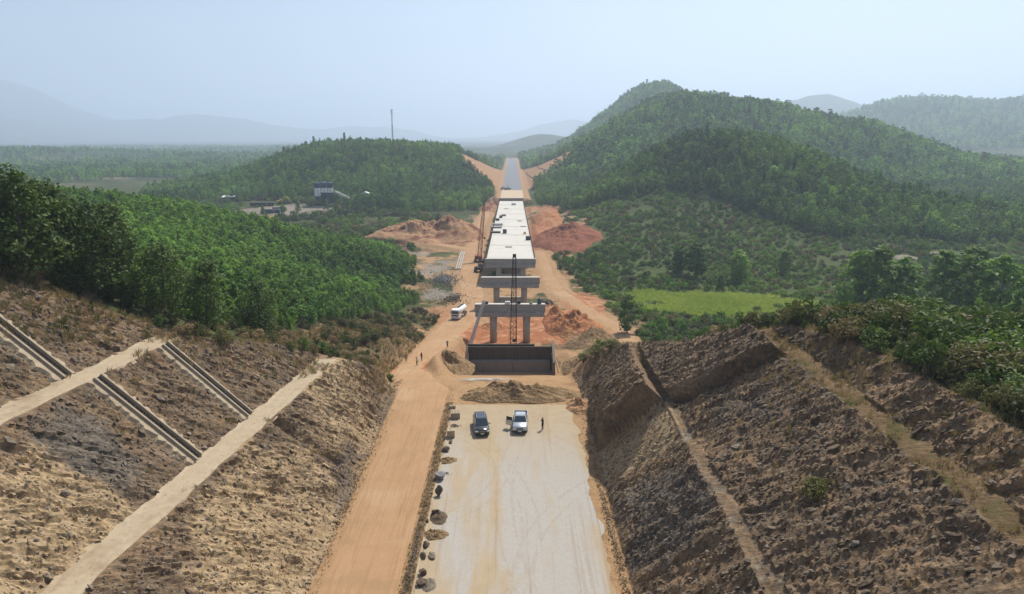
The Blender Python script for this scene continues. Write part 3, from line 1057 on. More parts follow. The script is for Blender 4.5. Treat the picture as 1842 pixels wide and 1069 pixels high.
def strip(name, path, mat, lift, jag=0.5, across=7, seed=1, label=None):
    """a sheet draped along a path (x, y, z, width), ragged at both edges"""
    P = path
    n = len(P)
    # resample at about one metre
    L = np.concatenate([[0], np.cumsum(np.hypot(*np.diff(P[:, :2], axis=0).T))])
    k = int(L[-1] / 0.8)
    u = np.linspace(0, L[-1], k)
    Q = np.stack([np.interp(u, L, P[:, j]) for j in range(4)], 1)
    T = np.gradient(Q[:, :2], axis=0); T /= np.hypot(T[:, 0], T[:, 1])[:, None]
    Nn = np.stack([T[:, 1], -T[:, 0]], 1)
    el = Q[:, 3] / 2 + fbm(u / 3.0, u * 0 + seed, 4, seed) * jag
    er = Q[:, 3] / 2 + fbm(u / 3.0, u * 0 + seed + 9, 4, seed + 4) * jag
    t = np.linspace(-1, 1, across)
    off = np.where(t[None, :] < 0, t[None, :] * el[:, None], t[None, :] * er[:, None])
    X = Q[:, 0:1] + Nn[:, 0:1] * off; Y = Q[:, 1:2] + Nn[:, 1:2] * off
    Z = H(X.ravel(), Y.ravel()).reshape(X.shape)
    Z = np.maximum(Z, Q[:, 2:3] - 0.15) + lift
    Z[:, 0] -= lift + 0.06; Z[:, -1] -= lift + 0.06
    # wheel ruts
    rut = -0.05 * (np.exp(-((np.abs(off) - 1.0) / 0.35) ** 2))
    Z += rut * 0.5
    i = np.arange(k * across).reshape(k, across)
    F = np.stack([i[:-1, :-1].ravel(), i[:-1, 1:].ravel(), i[1:, 1:].ravel(), i[1:, :-1].ravel()], 1)
    me = fast_mesh(name, np.stack([X.ravel(), Y.ravel(), Z.ravel()], 1), F[:, ::-1], True)
    o = link_mesh(name, me, mat)
    return tag(o, label, 'road', kind='structure')


strip('haul_road', HAUL, 'haul', 0.09, 0.55, 9, 3, 'orange dirt haul road running down the left of the cut into the valley')
strip('access_track', SIDE, 'haul', 0.10, 0.5, 5, 8, 'narrow dirt track branching left across the valley past the soil heap')
strip('valley_track', EAST, 'haul', 0.10, 0.5, 5, 14, 'dirt track curving right from the bridge piers')


def sheet(name, x0, x1, y0, y1, zf, mat, label, nx=30, ny=90, jag=0.0, seed=2):
    u = np.linspace(0, 1, nx); y = np.linspace(y0, y1, ny)
    V = []
    for j, yy in enumerate(y):
        jl = float(fbm(np.array([yy / 2.5]), np.array([seed + .5]), 4, seed)[0]) * jag
        jr = float(fbm(np.array([yy / 2.5]), np.array([seed + 8.5]), 4, seed)[0]) * jag * 1.8
        for t in u:
            V.append((x0 + jl * 0.2 + (x1 + jr - x0) * t, yy, zf(yy)))
    i = np.arange(nx * ny).reshape(ny, nx)
    F = np.stack([i[:-1, :-1].ravel(), i[:-1, 1:].ravel(), i[1:, 1:].ravel(), i[1:, :-1].ravel()], 1)
    o = link_mesh(name, fast_mesh(name, np.array(V), F), mat)
    return tag(o, label, 'road', kind='structure')


pad_o = sheet('road_base', -8.25, 8.6, -40, 91.3, lambda y: 0.14, 'pad', 'pale levelled road base with grey wheel sweeps where the cars park', 24, 180, 0.45)
mb = MB().box((-8.34, 25.5, 0.03), (0.22, 131.4, 0.34))
kerb = mb.build('pad_edge', 'shotcrete'); tag(kerb, 'pale straight concrete edge of the road base', 'kerb', kind='structure')
sheet('approach_road', -8.4, 8.4, 494.6, 572, lambda y: float(z_far_road(y)) + 0.08, 'approach', 'bare tan approach between bridge and asphalt', 6, 12)
sheet('asphalt_road', -8.2, 8.2, 572.0, 1470, lambda y: float(z_far_road(y)) + 0.16, 'asphalt', 'long straight dark asphalt carriageway beyond the bridge', 6, 60)


def ray_hit(px, py, y0=30.0, y1=1600.0):
    """first point of the ground seen through a pixel"""
    Y = np.exp(np.linspace(math.log(y0), math.log(y1), 2500))
    v = (py - 534.5) / FPX
    d = Y / (CP - v * SP)
    X = (px - 921) / FPX * d
    Z = CAM_Z - d * (SP + v * CP)
    h = H(X, Y)
    k = np.argmax(Z <= h)
    return Vector((float(X[k]), float(Y[k]), float(h[k])))


# ------------------------------------------------------------------ concrete berms and drain chutes on the left face
def berm(name, xf, y0, y1, z, label):
    ys = np.arange(y0, y1, 0.5)
    V = []
    offs = [(-1.6, 0.12), (-1.2, 0.03), (-0.5, 0.06), (0.4, 0.05), (0.95, 0.06), (1.2, 0.02), (1.4, -0.35)]
    for yy in ys:
        j = float(fbm(np.array([yy / 2.0]), np.array([z]), 4, 3)[0])
        for k, (o, dz) in enumerate(offs):
            e = j * (0.75 if k in (0, 1) else 0.55)
            V.append((float(xf(yy)) + o + (e if k in (0, 1) else e * 0.5), yy, z + dz + j * 0.04))
    n = len(offs)
    i = np.arange(len(ys) * n).reshape(len(ys), n)
    F = np.stack([i[:-1, :-1].ravel(), i[:-1, 1:].ravel(), i[1:, 1:].ravel(), i[1:, :-1].ravel()], 1)
    o = link_mesh(name, fast_mesh(name, np.array(V), F), 'shotcrete')
    tag(o, label, 'berm', kind='structure')


berm('lower_berm', x_bench1, -20, 88.5, 8.02, 'lower pale concrete lined berm running along the left rock face')
berm('upper_berm', x_bench2, -20, 73.0, 16.02, 'upper pale concrete lined berm on the left rock face')


def chute(y, xa, za, xb, zb, label, wd=0.85, steps=26):
    """open concrete drain down the slope from (xb, zb) above to (xa, za) below"""
    root = empty('drain_chute', (xa, y, za), 0, label, 'drain', 'concrete drain chutes down the left rock face')
    a = Vector((0, 0, 0.12)); b = Vector((xb - xa, 0, zb - za + 0.12))
    d = (b - a); L = d.length; u = d.normalized(); nn = Vector((-u.z, 0, u.x))
    if nn.z < 0: nn = -nn
    ang = math.atan2(u.z, u.x)
    fl = MB()
    ha = wd / 2
    fl.bar(a - nn * 0.12 + Vector((0, 0, 0)), b - nn * 0.12, wd + 0.1, 0.10)
    fl.build('channel_floor', 'drain_dark', root)
    for s in (-1, 1):
        m = MB()
        off = Vector((0, s * (ha + 0.1), 0))
        rings = []
        for P in (a, b):
            q = P + off
            rings.append([q + nn * 0.30 + Vector((0, -0.1, 0)), q + nn * 0.30 + Vector((0, 0.1, 0)), q - nn * 0.35 + Vector((0, 0.1, 0)), q - nn * 0.35 + Vector((0, -0.1, 0))])
        m.loft(rings)
        m.build('side_wall', 'drain_concrete', root)
        # smoothed mortar apron beside the channel
        V = []; n = 40
        for k in range(n + 1):
            t = k / n
            P = a.lerp(b, t) + off
            w_ = 0.5 + 0.22 * math.sin(k * 1.7 + s) * math.sin(k * 0.61) + 0.25 * random.random()
            for f, h in ((0.1, 0.05), (0.5 * w_, 0.03), (w_, -0.02), (w_ + 0.25, -0.35)):
                V.append(P + Vector((0, s * f, 0)) + nn * h)
        i = np.arange((n + 1) * 4).reshape(n + 1, 4)
        F = np.stack([i[:-1, :-1].ravel(), i[:-1, 1:].ravel(), i[1:, 1:].ravel(), i[1:, :-1].ravel()], 1)
        link_mesh('apron', fast_mesh('apron', np.array(V), F), 'shotcrete', root)
    st = bpy.data.meshes.new('step')
    bm = bmesh.new(); bmesh.ops.create_cube(bm, size=1.0)
    bmesh.ops.transform(bm, matrix=Matrix.Diagonal((0.16, wd, 0.14, 1)), verts=bm.verts[:]); bm.to_mesh(st); bm.free()
    for k in range(steps):
        o = link_mesh('step', st, 'drain_dark', root, a.lerp(b, (k + 0.5) / steps) - nn * 0.09)
    return root


CHY = (58.7, 68.8)
chute(58.7, float(x_bench1(58.7)) - 1.4, 8.0, float(x_bench2(58.7)) + 1.4, 16.0, 'long open concrete drain chute between the two pale berms, nearer the camera')
chute(68.8, float(x_bench1(68.8)) - 1.4, 8.0, float(x_bench2(68.8)) + 1.4, 16.0, 'open concrete drain chute farther off, next to the grassy end of the cut')
chute(58.9, float(x_bench2(58.9)) - 1.4, 16.0, float(x_bench2(58.9)) - 10.5, 24.6, 'topmost open concrete drain chute above the upper berm at the left edge')


# ------------------------------------------------------------------ heaps of soil
def mound(name, cx, cy_, rx, ry, h, mat, label, cat='soil heap', rz=0.0, seed=1, power=0.85, lobes=(), rough=0.10, base=None, seg=72, rings=26, group=None):
    V = []; F = []
    ca, sa = math.cos(rz), math.sin(rz)
    t = np.linspace(0, 2 * math.pi, seg, endpoint=False)
    rr = np.concatenate([[0.001], np.linspace(0.05, 1.12, rings)])
    wob = 1 + 0.38 * fbm(np.cos(t) * 1.3 + seed, np.sin(t) * 1.3, 4, seed)
    Rg, T = np.meshgrid(rr, t, indexing='ij')
    W = np.broadcast_to(wob, Rg.shape)
    u = Rg * W * np.cos(T) * rx; v = Rg * W * np.sin(T) * ry
    X = cx + u * ca - v * sa; Y = cy_ + u * sa + v * ca
    g = (H(X.ravel(), Y.ravel()).reshape(X.shape) if base is None else np.full(X.shape, base))
    hh = h * np.clip(1 - Rg ** 1.5, 0, 1) ** (power + .35)
    for lx, ly, lr, lh in lobes:
        hh = np.maximum(hh, lh * np.clip(1 - np.hypot((X - lx) / lr, (Y - ly) / lr) ** 1.5, 0, 1) ** (power + .35))
    sc_ = max(rx, ry) / 4
    nz = fbm(X / sc_ + seed, Y / sc_, 6, seed + 3, 0.68)
    hh = hh * (1 + 0.6 * nz) + nz * rough * 1.6 * h * (Rg < 1.0) * (1 - Rg)
    Z = g + np.where(Rg >= 1.0, -0.35, np.maximum(hh, -0.1))
    V = np.stack([X.ravel(), Y.ravel(), Z.ravel()], 1)
    i = np.arange(len(rr) * seg).reshape(len(rr), seg)
    j = np.roll(i, -1, axis=1)
    F = np.stack([i[:-1].ravel(), j[:-1].ravel(), j[1:].ravel(), i[1:].ravel()], 1)
    o = link_mesh(name, fast_mesh(name, V, F, True), mat)
    return tag(o, label, cat, group)


mound('soil_heap', -46, 352, 34, 28, 7.5, 'tan_soil', 'huge tan and red soil heap left of the bridge, beside the dirt track', seed=4, lobes=((-31, 348, 20, 9.5), (-54, 356, 24, 7.0)), seg=140, rings=60)
mound('red_soil_heap', 27, 328, 17, 30, 5.0, 'red_soil', 'broad dark red soil heap right of the bridge deck', seed=9, power=0.55, rough=0.2, seg=110, rings=44)
mound('red_soil_heap', 20, 400, 9, 34, 3.6, 'orange_soil', 'orange earth bank beside the far end of the bridge deck', seed=12, power=0.6, seg=90, rings=34)
mound('red_soil_heap', 15.5, 176, 8.0, 12, 4.2, 'orange_soil', 'orange red spoil bank right of the nearest bridge pier', seed=15, power=0.7, rough=0.22, lobes=((12, 186, 6, 3.2),), seg=90, rings=34)
mound('soil_heap', 19.5, 161, 7, 9, 3.2, 'brown_soil', 'brown weedy spoil heap right of the abutment', seed=17, power=0.7, seg=70)
mound('soil_heap', -15.6, 480, 7, 22, 5.0, 'tan_soil', 'tan earth bank left of the far bridge end', seed=18, power=0.7)
mound('soil_heap', 0.3, 95.4, 9.2, 3.7, 1.8, 'brown_soil', 'long low brown soil heap closing off the end of the road base', seed=21, power=0.6, rough=0.25, seg=120, rings=34)
mound('soil_heap', 9.4, 90.5, 2.0, 3.2, 1.2, 'tan_soil', 'small tan soil heap at the foot of the right rock face', seed=23, power=0.7)
mound('soil_heap', -11.8, 123, 3.8, 7.5, 2.6, 'brown_soil', 'brown earth bank between dirt road and abutment', seed=25, power=0.6, base=-5.2, rough=0.2)
mound('soil_heap', 13.0, 119, 3.4, 8, 2.2, 'brown_soil', 'brown earth bank at the right end of the abutment', seed=26, power=0.6, base=-5.0)
mound('soil_heap', -5, 178, 5, 3.0, 1.3, 'orange_soil', 'small orange soil heap between the columns of the nearest pier', seed=28)

# pale drains on the far right cutting
for k, (pp, lab) in enumerate([([(946, 311), (950, 316), (956, 320), (963, 322), (971, 326)], 'pale drain line low on the far right cutting'), ([(965, 299), (969, 303), (976, 305), (988, 308)], 'pale drain line high on the far right cutting')]):
    pts = [ray_hit(*q) for q in pp]
    V = []
    for i, q in enumerate(pts):
        V += [(q.x, q.y - 1.1, q.z + .9), (q.x, q.y + 1.1, q.z + 1.0), (q.x, q.y + 1.1, q.z - 1.5), (q.x, q.y - 1.1, q.z - 1.5)]
    m = MB(); m.loft([V[4 * i:4 * i + 4] for i in range(len(pts))])
    tag(m.build('cutting_drain', 'concrete'), lab, 'drain', kind='structure')

# small heaps tipped along the edge of the road base
for k, (px, py, rx, ry, h, mat, lab) in enumerate([
        (804, 829, 1.3, 0.8, 0.45, 'brown_soil', 'small brown soil heap on the road base edge behind the grey boulder'),
        (790, 930, 1.0, 1.4, 0.5, 'dark_rock', 'small dark gravel heap in front of the pointed rock'),
        (783, 963, 1.3, 1.0, 0.55, 'brown_soil', 'brown soil heap on the road base edge, largest of the small heaps'),
        (770, 1052, 0.8, 1.0, 0.4, 'rock', 'small grey gravel heap at the bottom edge of the picture')]):
    p = at_z(px, py, 0.14)
    mound('soil_heap', p.x, p.y, rx, ry, h, mat, lab, seed=30 + k, base=0.12, seg=40, rings=14, rough=0.3)


# ------------------------------------------------------------------ rocks
def rock_mesh(name, seed, sx=1, sy=1, sz=1, sub=2, blocky=0.0):
    rd = np.random.default_rng(seed)
    bm = bmesh.new()
    bmesh.ops.create_icosphere(bm, subdivisions=sub, radius=0.5)
    planes = [Vector(rd.normal(size=3)).normalized() for _ in range(9)]
    offs = rd.uniform(0.20, 0.38, 9)
    for v in bm.verts:
        for p, o in zip(planes, offs):
            d = v.co.dot(p)
            if d > o:
                v.co -= p * (d - o)
        v.co += v.co.normalized() * rd.uniform(-0.03, 0.03)
        v.co = Vector((v.co.x * sx, v.co.y * sy, v.co.z * sz))
    me = bpy.data.meshes.new(name); bm.to_mesh(me); bm.free()
    return me


def boulder(px, py, size, mat, label, z=0.14, seed=1, sq=(1, 1, 0.8), name='boulder', cat='boulder'):
    p = at_z(px, py, z)
    o = link_mesh(name, rock_mesh(name, seed, size * sq[0], size * sq[1], size * sq[2], 3), mat)
    o.location = (p.x, p.y, z + size * sq[2] * 0.33)
    o.rotation_euler = (0, 0, seed * 1.3)
    return tag(o, label, cat)


boulder(791, 862, 1.55, 'grey_rock', 'large angular grey boulder beside the road base edge', seed=3, sq=(1.1, 0.8, 0.75))
boulder(789, 892, 1.25, 'dark_rock', 'pointed dark rock standing at the road base edge', seed=5, sq=(0.8, 0.7, 1.2))
boulder(803, 812, 1.0, 'rock', 'grey brown stone between square block and small soil heap', seed=7)
boulder(811, 797, 0.6, 'dark_rock', 'small dark stone next to the tan square block', seed=9)
boulder(782, 925, 1.05, 'dark_rock', 'dark angular stone on the gravel heap by the road edge', seed=11)
boulder(766, 984, 0.85, 'dark_rock', 'small dark stone before the largest small soil heap', seed=13)
boulder(761, 1001, 0.95, 'rock', 'pale capped stone near the bottom of the road edge', seed=15)
boulder(776, 1001, 0.9, 'rock', 'flat stone lying right of the pale capped stone', seed=16, sq=(1.4, .8, .5))
boulder(760, 1034, 0.85, 'dark_rock', 'dark stone at the road edge just above the bottom gravel heap', seed=17)
boulder(759, 1053, 0.95, 'dark_rock', 'dark stone in the gravel heap at the bottom of the picture', seed=19)
boulder(769, 940, 0.55, 'dark_rock', 'little dark stone left of the gravel heap', seed=21)


def block(px, py, s, mat, label, rz=0.2, studs=False):
    p = at_z(px, py, 0.14)
    root = empty('concrete_block', (p.x, p.y, 0.14), rz, label, 'block')
    MB().box((0, 0, s[2] / 2), s, bev=0.04).build('block_body', mat, root)
    if studs:
        for k in range(3):
            MB().tube([(-s[0] * 0.3 + k * s[0] * 0.3, 0, s[2] * 0.98), (-s[0] * 0.3 + k * s[0] * 0.3, 0, s[2] + 0.22)], 0.03, 6).build('rebar_stub', 'rust', root)
    else:
        MB().tube([(-0.15, 0, s[2] * 0.98), (-0.12, 0, s[2] + 0.12), (0.12, 0, s[2] + 0.12), (0.15, 0, s[2] * 0.98)], 0.022, 6).build('lifting_hook', 'rust', root)


block(819, 752, (1.25, 0.9, 0.85), 'drain_concrete', 'square concrete block with rebar stubs at the far road base corner', 0.1, True)
block(811, 786, (0.95, 0.9, 1.0), 'shotcrete', 'tan square concrete block left of the black car', 0.15)
block(814, 735, (0.8, 0.5, 0.45), 'drain_concrete', 'small low concrete block at the far end of the road edge row', 0.3)


def rubble(name, cx, cy_, rx, ry, n, smin, smax, mat, label, hz=0.6, cat='rubble', z=None):
    """a tipped heap of stones nobody could count"""
    protos = []
    for s in range(5):
        me = rock_mesh('stone', 100 + s, 1, 0.8, 0.62, 1)
        V = np.empty(len(me.vertices) * 3); me.vertices.foreach_get('co', V)
        me.calc_loop_triangles()
        T = np.empty(len(me.loop_triangles) * 3, int); me.loop_triangles.foreach_get('vertices', T)
        protos.append((V.reshape(-1, 3), T.reshape(-1, 3)))
        bpy.data.meshes.remove(me)
    VV = []; FF = []; base = 0
    r = np.minimum(np.abs(rng.normal(0, .55, n)), 1.25); t = rng.uniform(0, 6.283, n)
    X = cx + rx * r * np.cos(t); Y = cy_ + ry * r * np.sin(t)
    G = H(X, Y) if z is None else np.full(n, z)
    for k in range(n):
        V, T = protos[k % 5]
        s = rng.uniform(smin, smax) * (1.1 - 0.4 * r[k])
        M = np.array(Euler(rng.uniform(0, 6.28, 3)).to_matrix())
        VV.append(V @ M.T * s + np.array([X[k], Y[k], G[k] + s * 0.18 + hz * max(1 - r[k], 0) * rng.uniform(0, 1)]))
        FF.append(T + base); base += len(V)
    o = link_mesh(name, fast_mesh(name, np.concatenate(VV), np.concatenate(FF)), mat)
    return tag(o, label, cat, kind='stuff')


p = ray_hit(1065, 600)
rubble('stone_pile', p.x, p.y, 3.6, 4.5, 240, 0.35, 0.95, 'grey_rock', 'pile of broken grey stones by the track right of the abutment', 1.6)
p = ray_hit(757, 562)
rubble('stone_pile', p.x, p.y, 2.6, 3.2, 140, 0.4, 1.1, 'dark_rock', 'dark pile of rubble at the wood edge left of the tanker', 1.6)
p = ray_hit(800, 505)
rubble('stone_pile', p.x, p.y, 8, 16, 420, 0.4, 1.2, 'grey_rock', 'scattered field of broken stone left of the dirt road', 0.7)
p = ray_hit(815, 540)
rubble('stone_pile', p.x, p.y, 6, 9, 380, 0.4, 1.1, 'rock', 'bank of brown broken rock above the tanker', 1.0)
rubble('stone_pile', 11, 205, 3.5, 6, 150, 0.4, 1.0, 'rock', 'grey rubble at the foot of the second pier', 0.8)
p = at_z(818, 767, 0.14)
rubble('stone_pile', p.x, p.y, 1.0, 0.55, 46, 0.12, 0.36, 'rock', 'little heap of broken stone between the two square blocks', 0.25, z=0.14)
p = at_z(803, 852, 0.14)
rubble('stone_pile', p.x, p.y, 1.3, 0.6, 16, 0.12, 0.34, 'dark_rock', 'few loose splinters of stone beside the grey boulder', 0.02, z=0.14)
rubble('verge_gravel', -8.95, 55, 0.55, 40, 900, 0.08, 0.30, 'rock', 'loose stones along the weedy strip between the two roads', 0.1, z=0.18)
rubble('toe_gravel', 9.7, 60, 0.75, 34, 1200, 0.08, 0.34, 'tan_rock', 'loose tan stones at the foot of the right rock face', 0.08, z=0.05)
rubble('toe_gravel', -17.1, 66, 1.0, 36, 700, 0.06, 0.3, 'tan_rock', 'loose stones at the foot of the left rock face', 0.1, z=0.05)


# ------------------------------------------------------------------ bridge
def deck_z(y):
    return -4.2 - (y - 235) * 0.0156


def pier(y, top, label, wall=False, bearings=5, z_ground=-13.4):
    root = empty('bridge_pier', (-0.5, y, z_ground), 0, label, 'bridge pier', 'concrete piers of the unfinished bridge')
    zt = top - z_ground
    cap = MB()
    # inverted T: narrow stem over a wide ledge
    poly = [(-1.35, zt - 3.0), (1.35, zt - 3.0), (1.35, zt - 2.05), (0.62, zt - 1.95), (0.62, zt), (-0.62, zt), (-0.62, zt - 1.95), (-1.35, zt - 2.05)]
    cap.prism(poly, 'x', -8.6, 8.6)
    c = cap.build('cap_beam', 'cap_concrete', root)
    MB().box((0, 0, zt + 0.045), (17.25, 1.34, 0.09)).build('top_coping', 'deck_concrete', c)
    for s in (-1, 1):
        MB().box((s * 8.65, 0, zt - 1.0), (0.22, 1.5, 1.9)).build('end_block', 'cap_concrete', c)
    bx = MB(); 
    for k in range(bearings):
        xk = -6.9 + 13.8 * k / (bearings - 1)
        for s in (-1, 1):
            MB().prism([(xk - 0.52, zt - 2.05), (xk + 0.52, zt - 2.05), (xk + 0.40, zt - 1.62), (xk - 0.40, zt - 1.62)], 'y', s * 0.66, s * 1.22).build('bearing_plinth', 'concrete', c)
    for s in (-1, 1):
        MB().tube([(s * 4.15, 0, 0), (s * 4.15, 0, zt - 2.95)], 0.92, 24).build('column', 'column_concrete', root, True)
        for f in (0.33, 0.66):
            MB().tube([(s * 4.15, 0, zt * f - 0.04), (s * 4.15, 0, zt * f + 0.04)], 0.935, 24).build('cast_joint', 'cap_concrete', root, True)
    if wall:
        MB().box((0, 0, 2.6), (6.6, 1.0, 2.2), bev=0.05).build('tie_beam', 'column_concrete', root)
    return root


pier(165, -3.3, 'nearest bridge pier, bare cap on two round columns with a crane boom before it')
pier(200, -3.7, 'second bare bridge pier, between nearest pier and start of the deck', True)
ordn = ['first', 'second', 'third', 'fourth', 'fifth', 'sixth', 'seventh', 'eighth']
for k in range(8):
    y = 235 + 32 * k
    pier(y, deck_z(y) - (0.12 if k else 0.12), 'bridge pier carrying the near end of the pale deck' if k == 0 else 'bridge pier hidden under the deck, %s behind the deck edge' % ordn[k], True)

root = empty('bridge_deck', (-0.5, 235.7, 0), 0, 'long pale concrete bridge deck still without parapets', 'bridge deck')
for k in range(8):
    y0 = 235.75 + 32 * k; y1 = y0 + 31.9
    z0, z1 = deck_z(y0), deck_z(y1)
    m = MB(); b0, b1 = y0 - 235.7, y1 - 235.7
    m.loft([[(-8.6, b0, z0 - 0.26), (8.6, b0, z0 - 0.26), (8.6, b0, z0), (-8.6, b0, z0)], [(-8.6, b1, z1 - 0.26), (8.6, b1, z1 - 0.26), (8.6, b1, z1), (-8.6, b1, z1)]])
    sl_ = m.build('deck_slab', 'deck_concrete', root)
    for s in (-1, 1):
        MB().loft([[(s * 8.45 - .14, b0, z0 - 0.02), (s * 8.45 + .14, b0, z0 - 0.02), (s * 8.45 + .14, b0, z0 + .34), (s * 8.45 - .14, b0, z0 + .34)],
                   [(s * 8.45 - .14, b1, z1 - 0.02), (s * 8.45 + .14, b1, z1 - 0.02), (s * 8.45 + .14, b1, z1 + .34), (s * 8.45 - .14, b1, z1 + .34)]]).build('edge_reinforcement', 'dark_steel', sl_)
    MB().box((0, b1 + 0.02, z1 + 0.02), (16.4, 0.42, 0.10)).build('joint_strip', 'concrete', sl_)
    pins = MB()
    for s in (-1, 1):
        for j in range(20):
            pins.bar((s * 8.42, b0 + .8 + 1.6 * j, z0 + (z1 - z0) * j / 20 + .3), (s * 8.42, b0 + .8 + 1.6 * j, z0 + (z1 - z0) * j / 20 + 1.15), .07)
    pins.build('starter_bars', 'rust', sl_)
    for g in range(5):
        xg = -6.9 + 3.45 * g
        MB().loft([[(xg - .55, b, z - 1.85), (xg + .55, b, z - 1.85), (xg + 1.2, b, z - 0.4), (xg + 1.5, b, z - .262), (xg - 1.5, b, z - .262), (xg - 1.2, b, z - 0.4)] for b, z in ((b0 + 0.1, z0), (b1 - 0.3, z1))]).build('girder', 'cap_concrete', root)

root = empty('far_abutment', (-0.5, 493.6, -13.2), 0, 'grey concrete abutment wall closing the far end of the bridge', 'abutment')
MB().box((0, 0, 3.4), (17.6, 1.0, 6.9), bev=0.04).build('back_wall', 'grey_concrete', root)
for s in (-1, 1):
    MB().box((s * 8.9, 3.4, 3.4), (0.5, 6.2, 6.8)).build('wing_wall', 'grey_concrete', root)
MB().box((0, -0.0, 6.93), (17.4, 0.9, 0.12)).build('coping', 'concrete', root)

# near abutment, seen from behind
root = empty('near_abutment', (-0.4, 130.2, -8.6), 0, 'dark unfinished concrete abutment in a pit in front of the piers', 'abutment')
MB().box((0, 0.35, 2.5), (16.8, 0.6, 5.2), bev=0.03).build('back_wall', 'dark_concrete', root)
MB().box((0, -0.6, 1.15), (15.9, 1.2, 2.7), bev=0.04).build('stem_wall', 'grey_concrete', root)
MB().box((-1.8, 0.75, 5.28), (13.4, 0.35, 0.36)).build('formwork_beam', 'dark_steel', root)
MB().box((-1.8, 0.36, 4.92), (13.4, 0.08, 0.07)).build('guide_rail', 'steel', root)
for s in (-1, 1):
    m = MB()
    top = [(-4.6, 3.4), (-2.4, 4.6), (0.4, 5.3 if s < 0 else 5.9), (0.9, 5.3 if s < 0 else 6.1)]
    m.prism([(-4.6, -0.3), (0.9, -0.3)] + top[::-1], 'x', s * 8.55 - 0.22, s * 8.55 + 0.22)
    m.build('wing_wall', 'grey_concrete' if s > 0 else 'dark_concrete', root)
    for k in range(4):
        MB().bar((s * (8.2 + 0.45 * k * (s > 0)), -1.0 - 0.8 * k, 4.2 - 0.2 * k), (s * (8.0 + 0.6 * k * (s > 0)) + (0.9 if s > 0 else -0.4), -3.2 - 0.7 * k, 0.6 + 0.3 * k), 0.13).build('timber_prop', 'wood', root)
for k in range(8):
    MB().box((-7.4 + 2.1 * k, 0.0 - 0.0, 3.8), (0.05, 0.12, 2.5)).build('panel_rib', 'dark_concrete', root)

o = MB().box((0, 0, 0), (2.2, 0.05, 1.6), (R(58), 0, R(-25))).build('metal_sheet', 'sheet_blue')
p = ray_hit(1013, 660); o.location = (p.x, p.y, p.z + 0.75); tag(o, 'pale blue metal sheet propped up right of the abutment', 'sheet')

# spilled lime / laitance on the ground before the pit
p = ray_hit(872, 684)
V = []; n = 40
for k in range(n):
    t = 2 * math.pi * k / n
    rr = 1 + 0.35 * math.sin(3 * t + 1) * math.sin(5 * t)
    V.append((p.x + 3.6 * rr * math.cos(t), p.y + 1.3 * rr * math.sin(t)))
V = np.array(V); ctr = V.mean(0)
inner = ctr + (V - ctr) * 0.6
allv = np.vstack([V, inner, ctr[None]])
zz = H(allv[:, 0], allv[:, 1]) + 0.30
zz[:n] -= 0.24
F = [(k, (k + 1) % n, n + (k + 1) % n, n + k) for k in range(n)]
me = bpy.data.meshes.new('cement_spill'); me.from_pydata([(*v, z) for v, z in zip(allv, zz)], [], F + [(n + k, n + (k + 1) % n, 2 * n) for k in range(n)])
o = link_mesh('cement_spill', me, 'wet_lime'); tag(o, 'whitish patch of dried cement on the ground before the abutment', 'cement spill', kind='structure')


# ------------------------------------------------------------------ things lying on the bridge
def deck_pos(px, py):
    z = -5.0
    for _ in range(12):
        q = at_z(px, py, z); z = deck_z(q.y)
    return Vector((q.x, q.y, z))


def crate(px, py, s, mat, name, label, cat, rz=0.0, legs=True):
    q = deck_pos(px, py)
    root = empty(name, (q.x, q.y, q.z + 0.01), rz, label, cat)
    MB().box((0, 0, s[2] / 2 + 0.12), s, bev=0.05).build('body', mat, root)
    for sx in (-1, 1):
        MB().box((sx * s[0] * 0.38, 0, 0.06), (0.14, s[1] * 0.96, 0.118)).build('skid', 'dark_steel', root)
    MB().box((0, 0, s[2] + 0.16), (s[0] * 0.7, s[1] * 0.6, 0.08)).build('lid', 'steel', root)


crate(950, 432, (2.0, 1.6, 1.5), 'blue_steel', 'generator', 'dark blue generator box near the right edge of the bridge deck', 'generator')
crate(908, 420, (1.7, 2.2, 1.7), 'dark_steel', 'equipment_box', 'dark equipment box in the middle of the bridge deck', 'box')
crate(944, 421, (1.2, 1.4, 0.7), 'yellow', 'equipment_box', 'small olive box right on the bridge deck near a joint', 'box')
crate(924, 369, (3.0, 3.0, 1.1), 'dirty_white', 'equipment_box', 'pale box at the far end of the bridge deck', 'box')
crate(901, 392, (1.6, 3.2, 1.2), 'dark_steel', 'equipment_box', 'dark box among the clutter on the left of the deck, farthest of its cluster', 'box')
crate(895, 397, (1.4, 2.4, 1.0), 'dark_steel', 'equipment_box', 'dark box at the left deck edge behind the steel plates', 'box', 0.3)
crate(906, 389, (2.4, 1.6, 0.8), 'steel', 'equipment_box', 'grey low box of the clutter nearest the middle of the deck', 'box', 0.2)
for k, (px, py, l, w_, lab) in enumerate([(895, 405, 5.0, 3.6, 'stack of grey steel plates on the left of the deck, farther stack'), (893, 410, 5.0, 3.0, 'stack of grey steel plates on the left of the deck, middle stack'), (891, 419, 4.6, 2.6, 'stack of dark steel plates on the left of the deck, nearest stack')]):
    q = deck_pos(px, py)
    root = empty('plate_stack', (q.x, q.y, q.z), 0, lab, 'plates')
    for j in range(5):
        MB().box((0.08 * (j % 2), 0.1 * ((j * 3) % 4), 0.09 + 0.13 * j), (l, w_ * 1.4, 0.08)).build('plate', 'steel' if k < 2 else 'dark_steel', root)
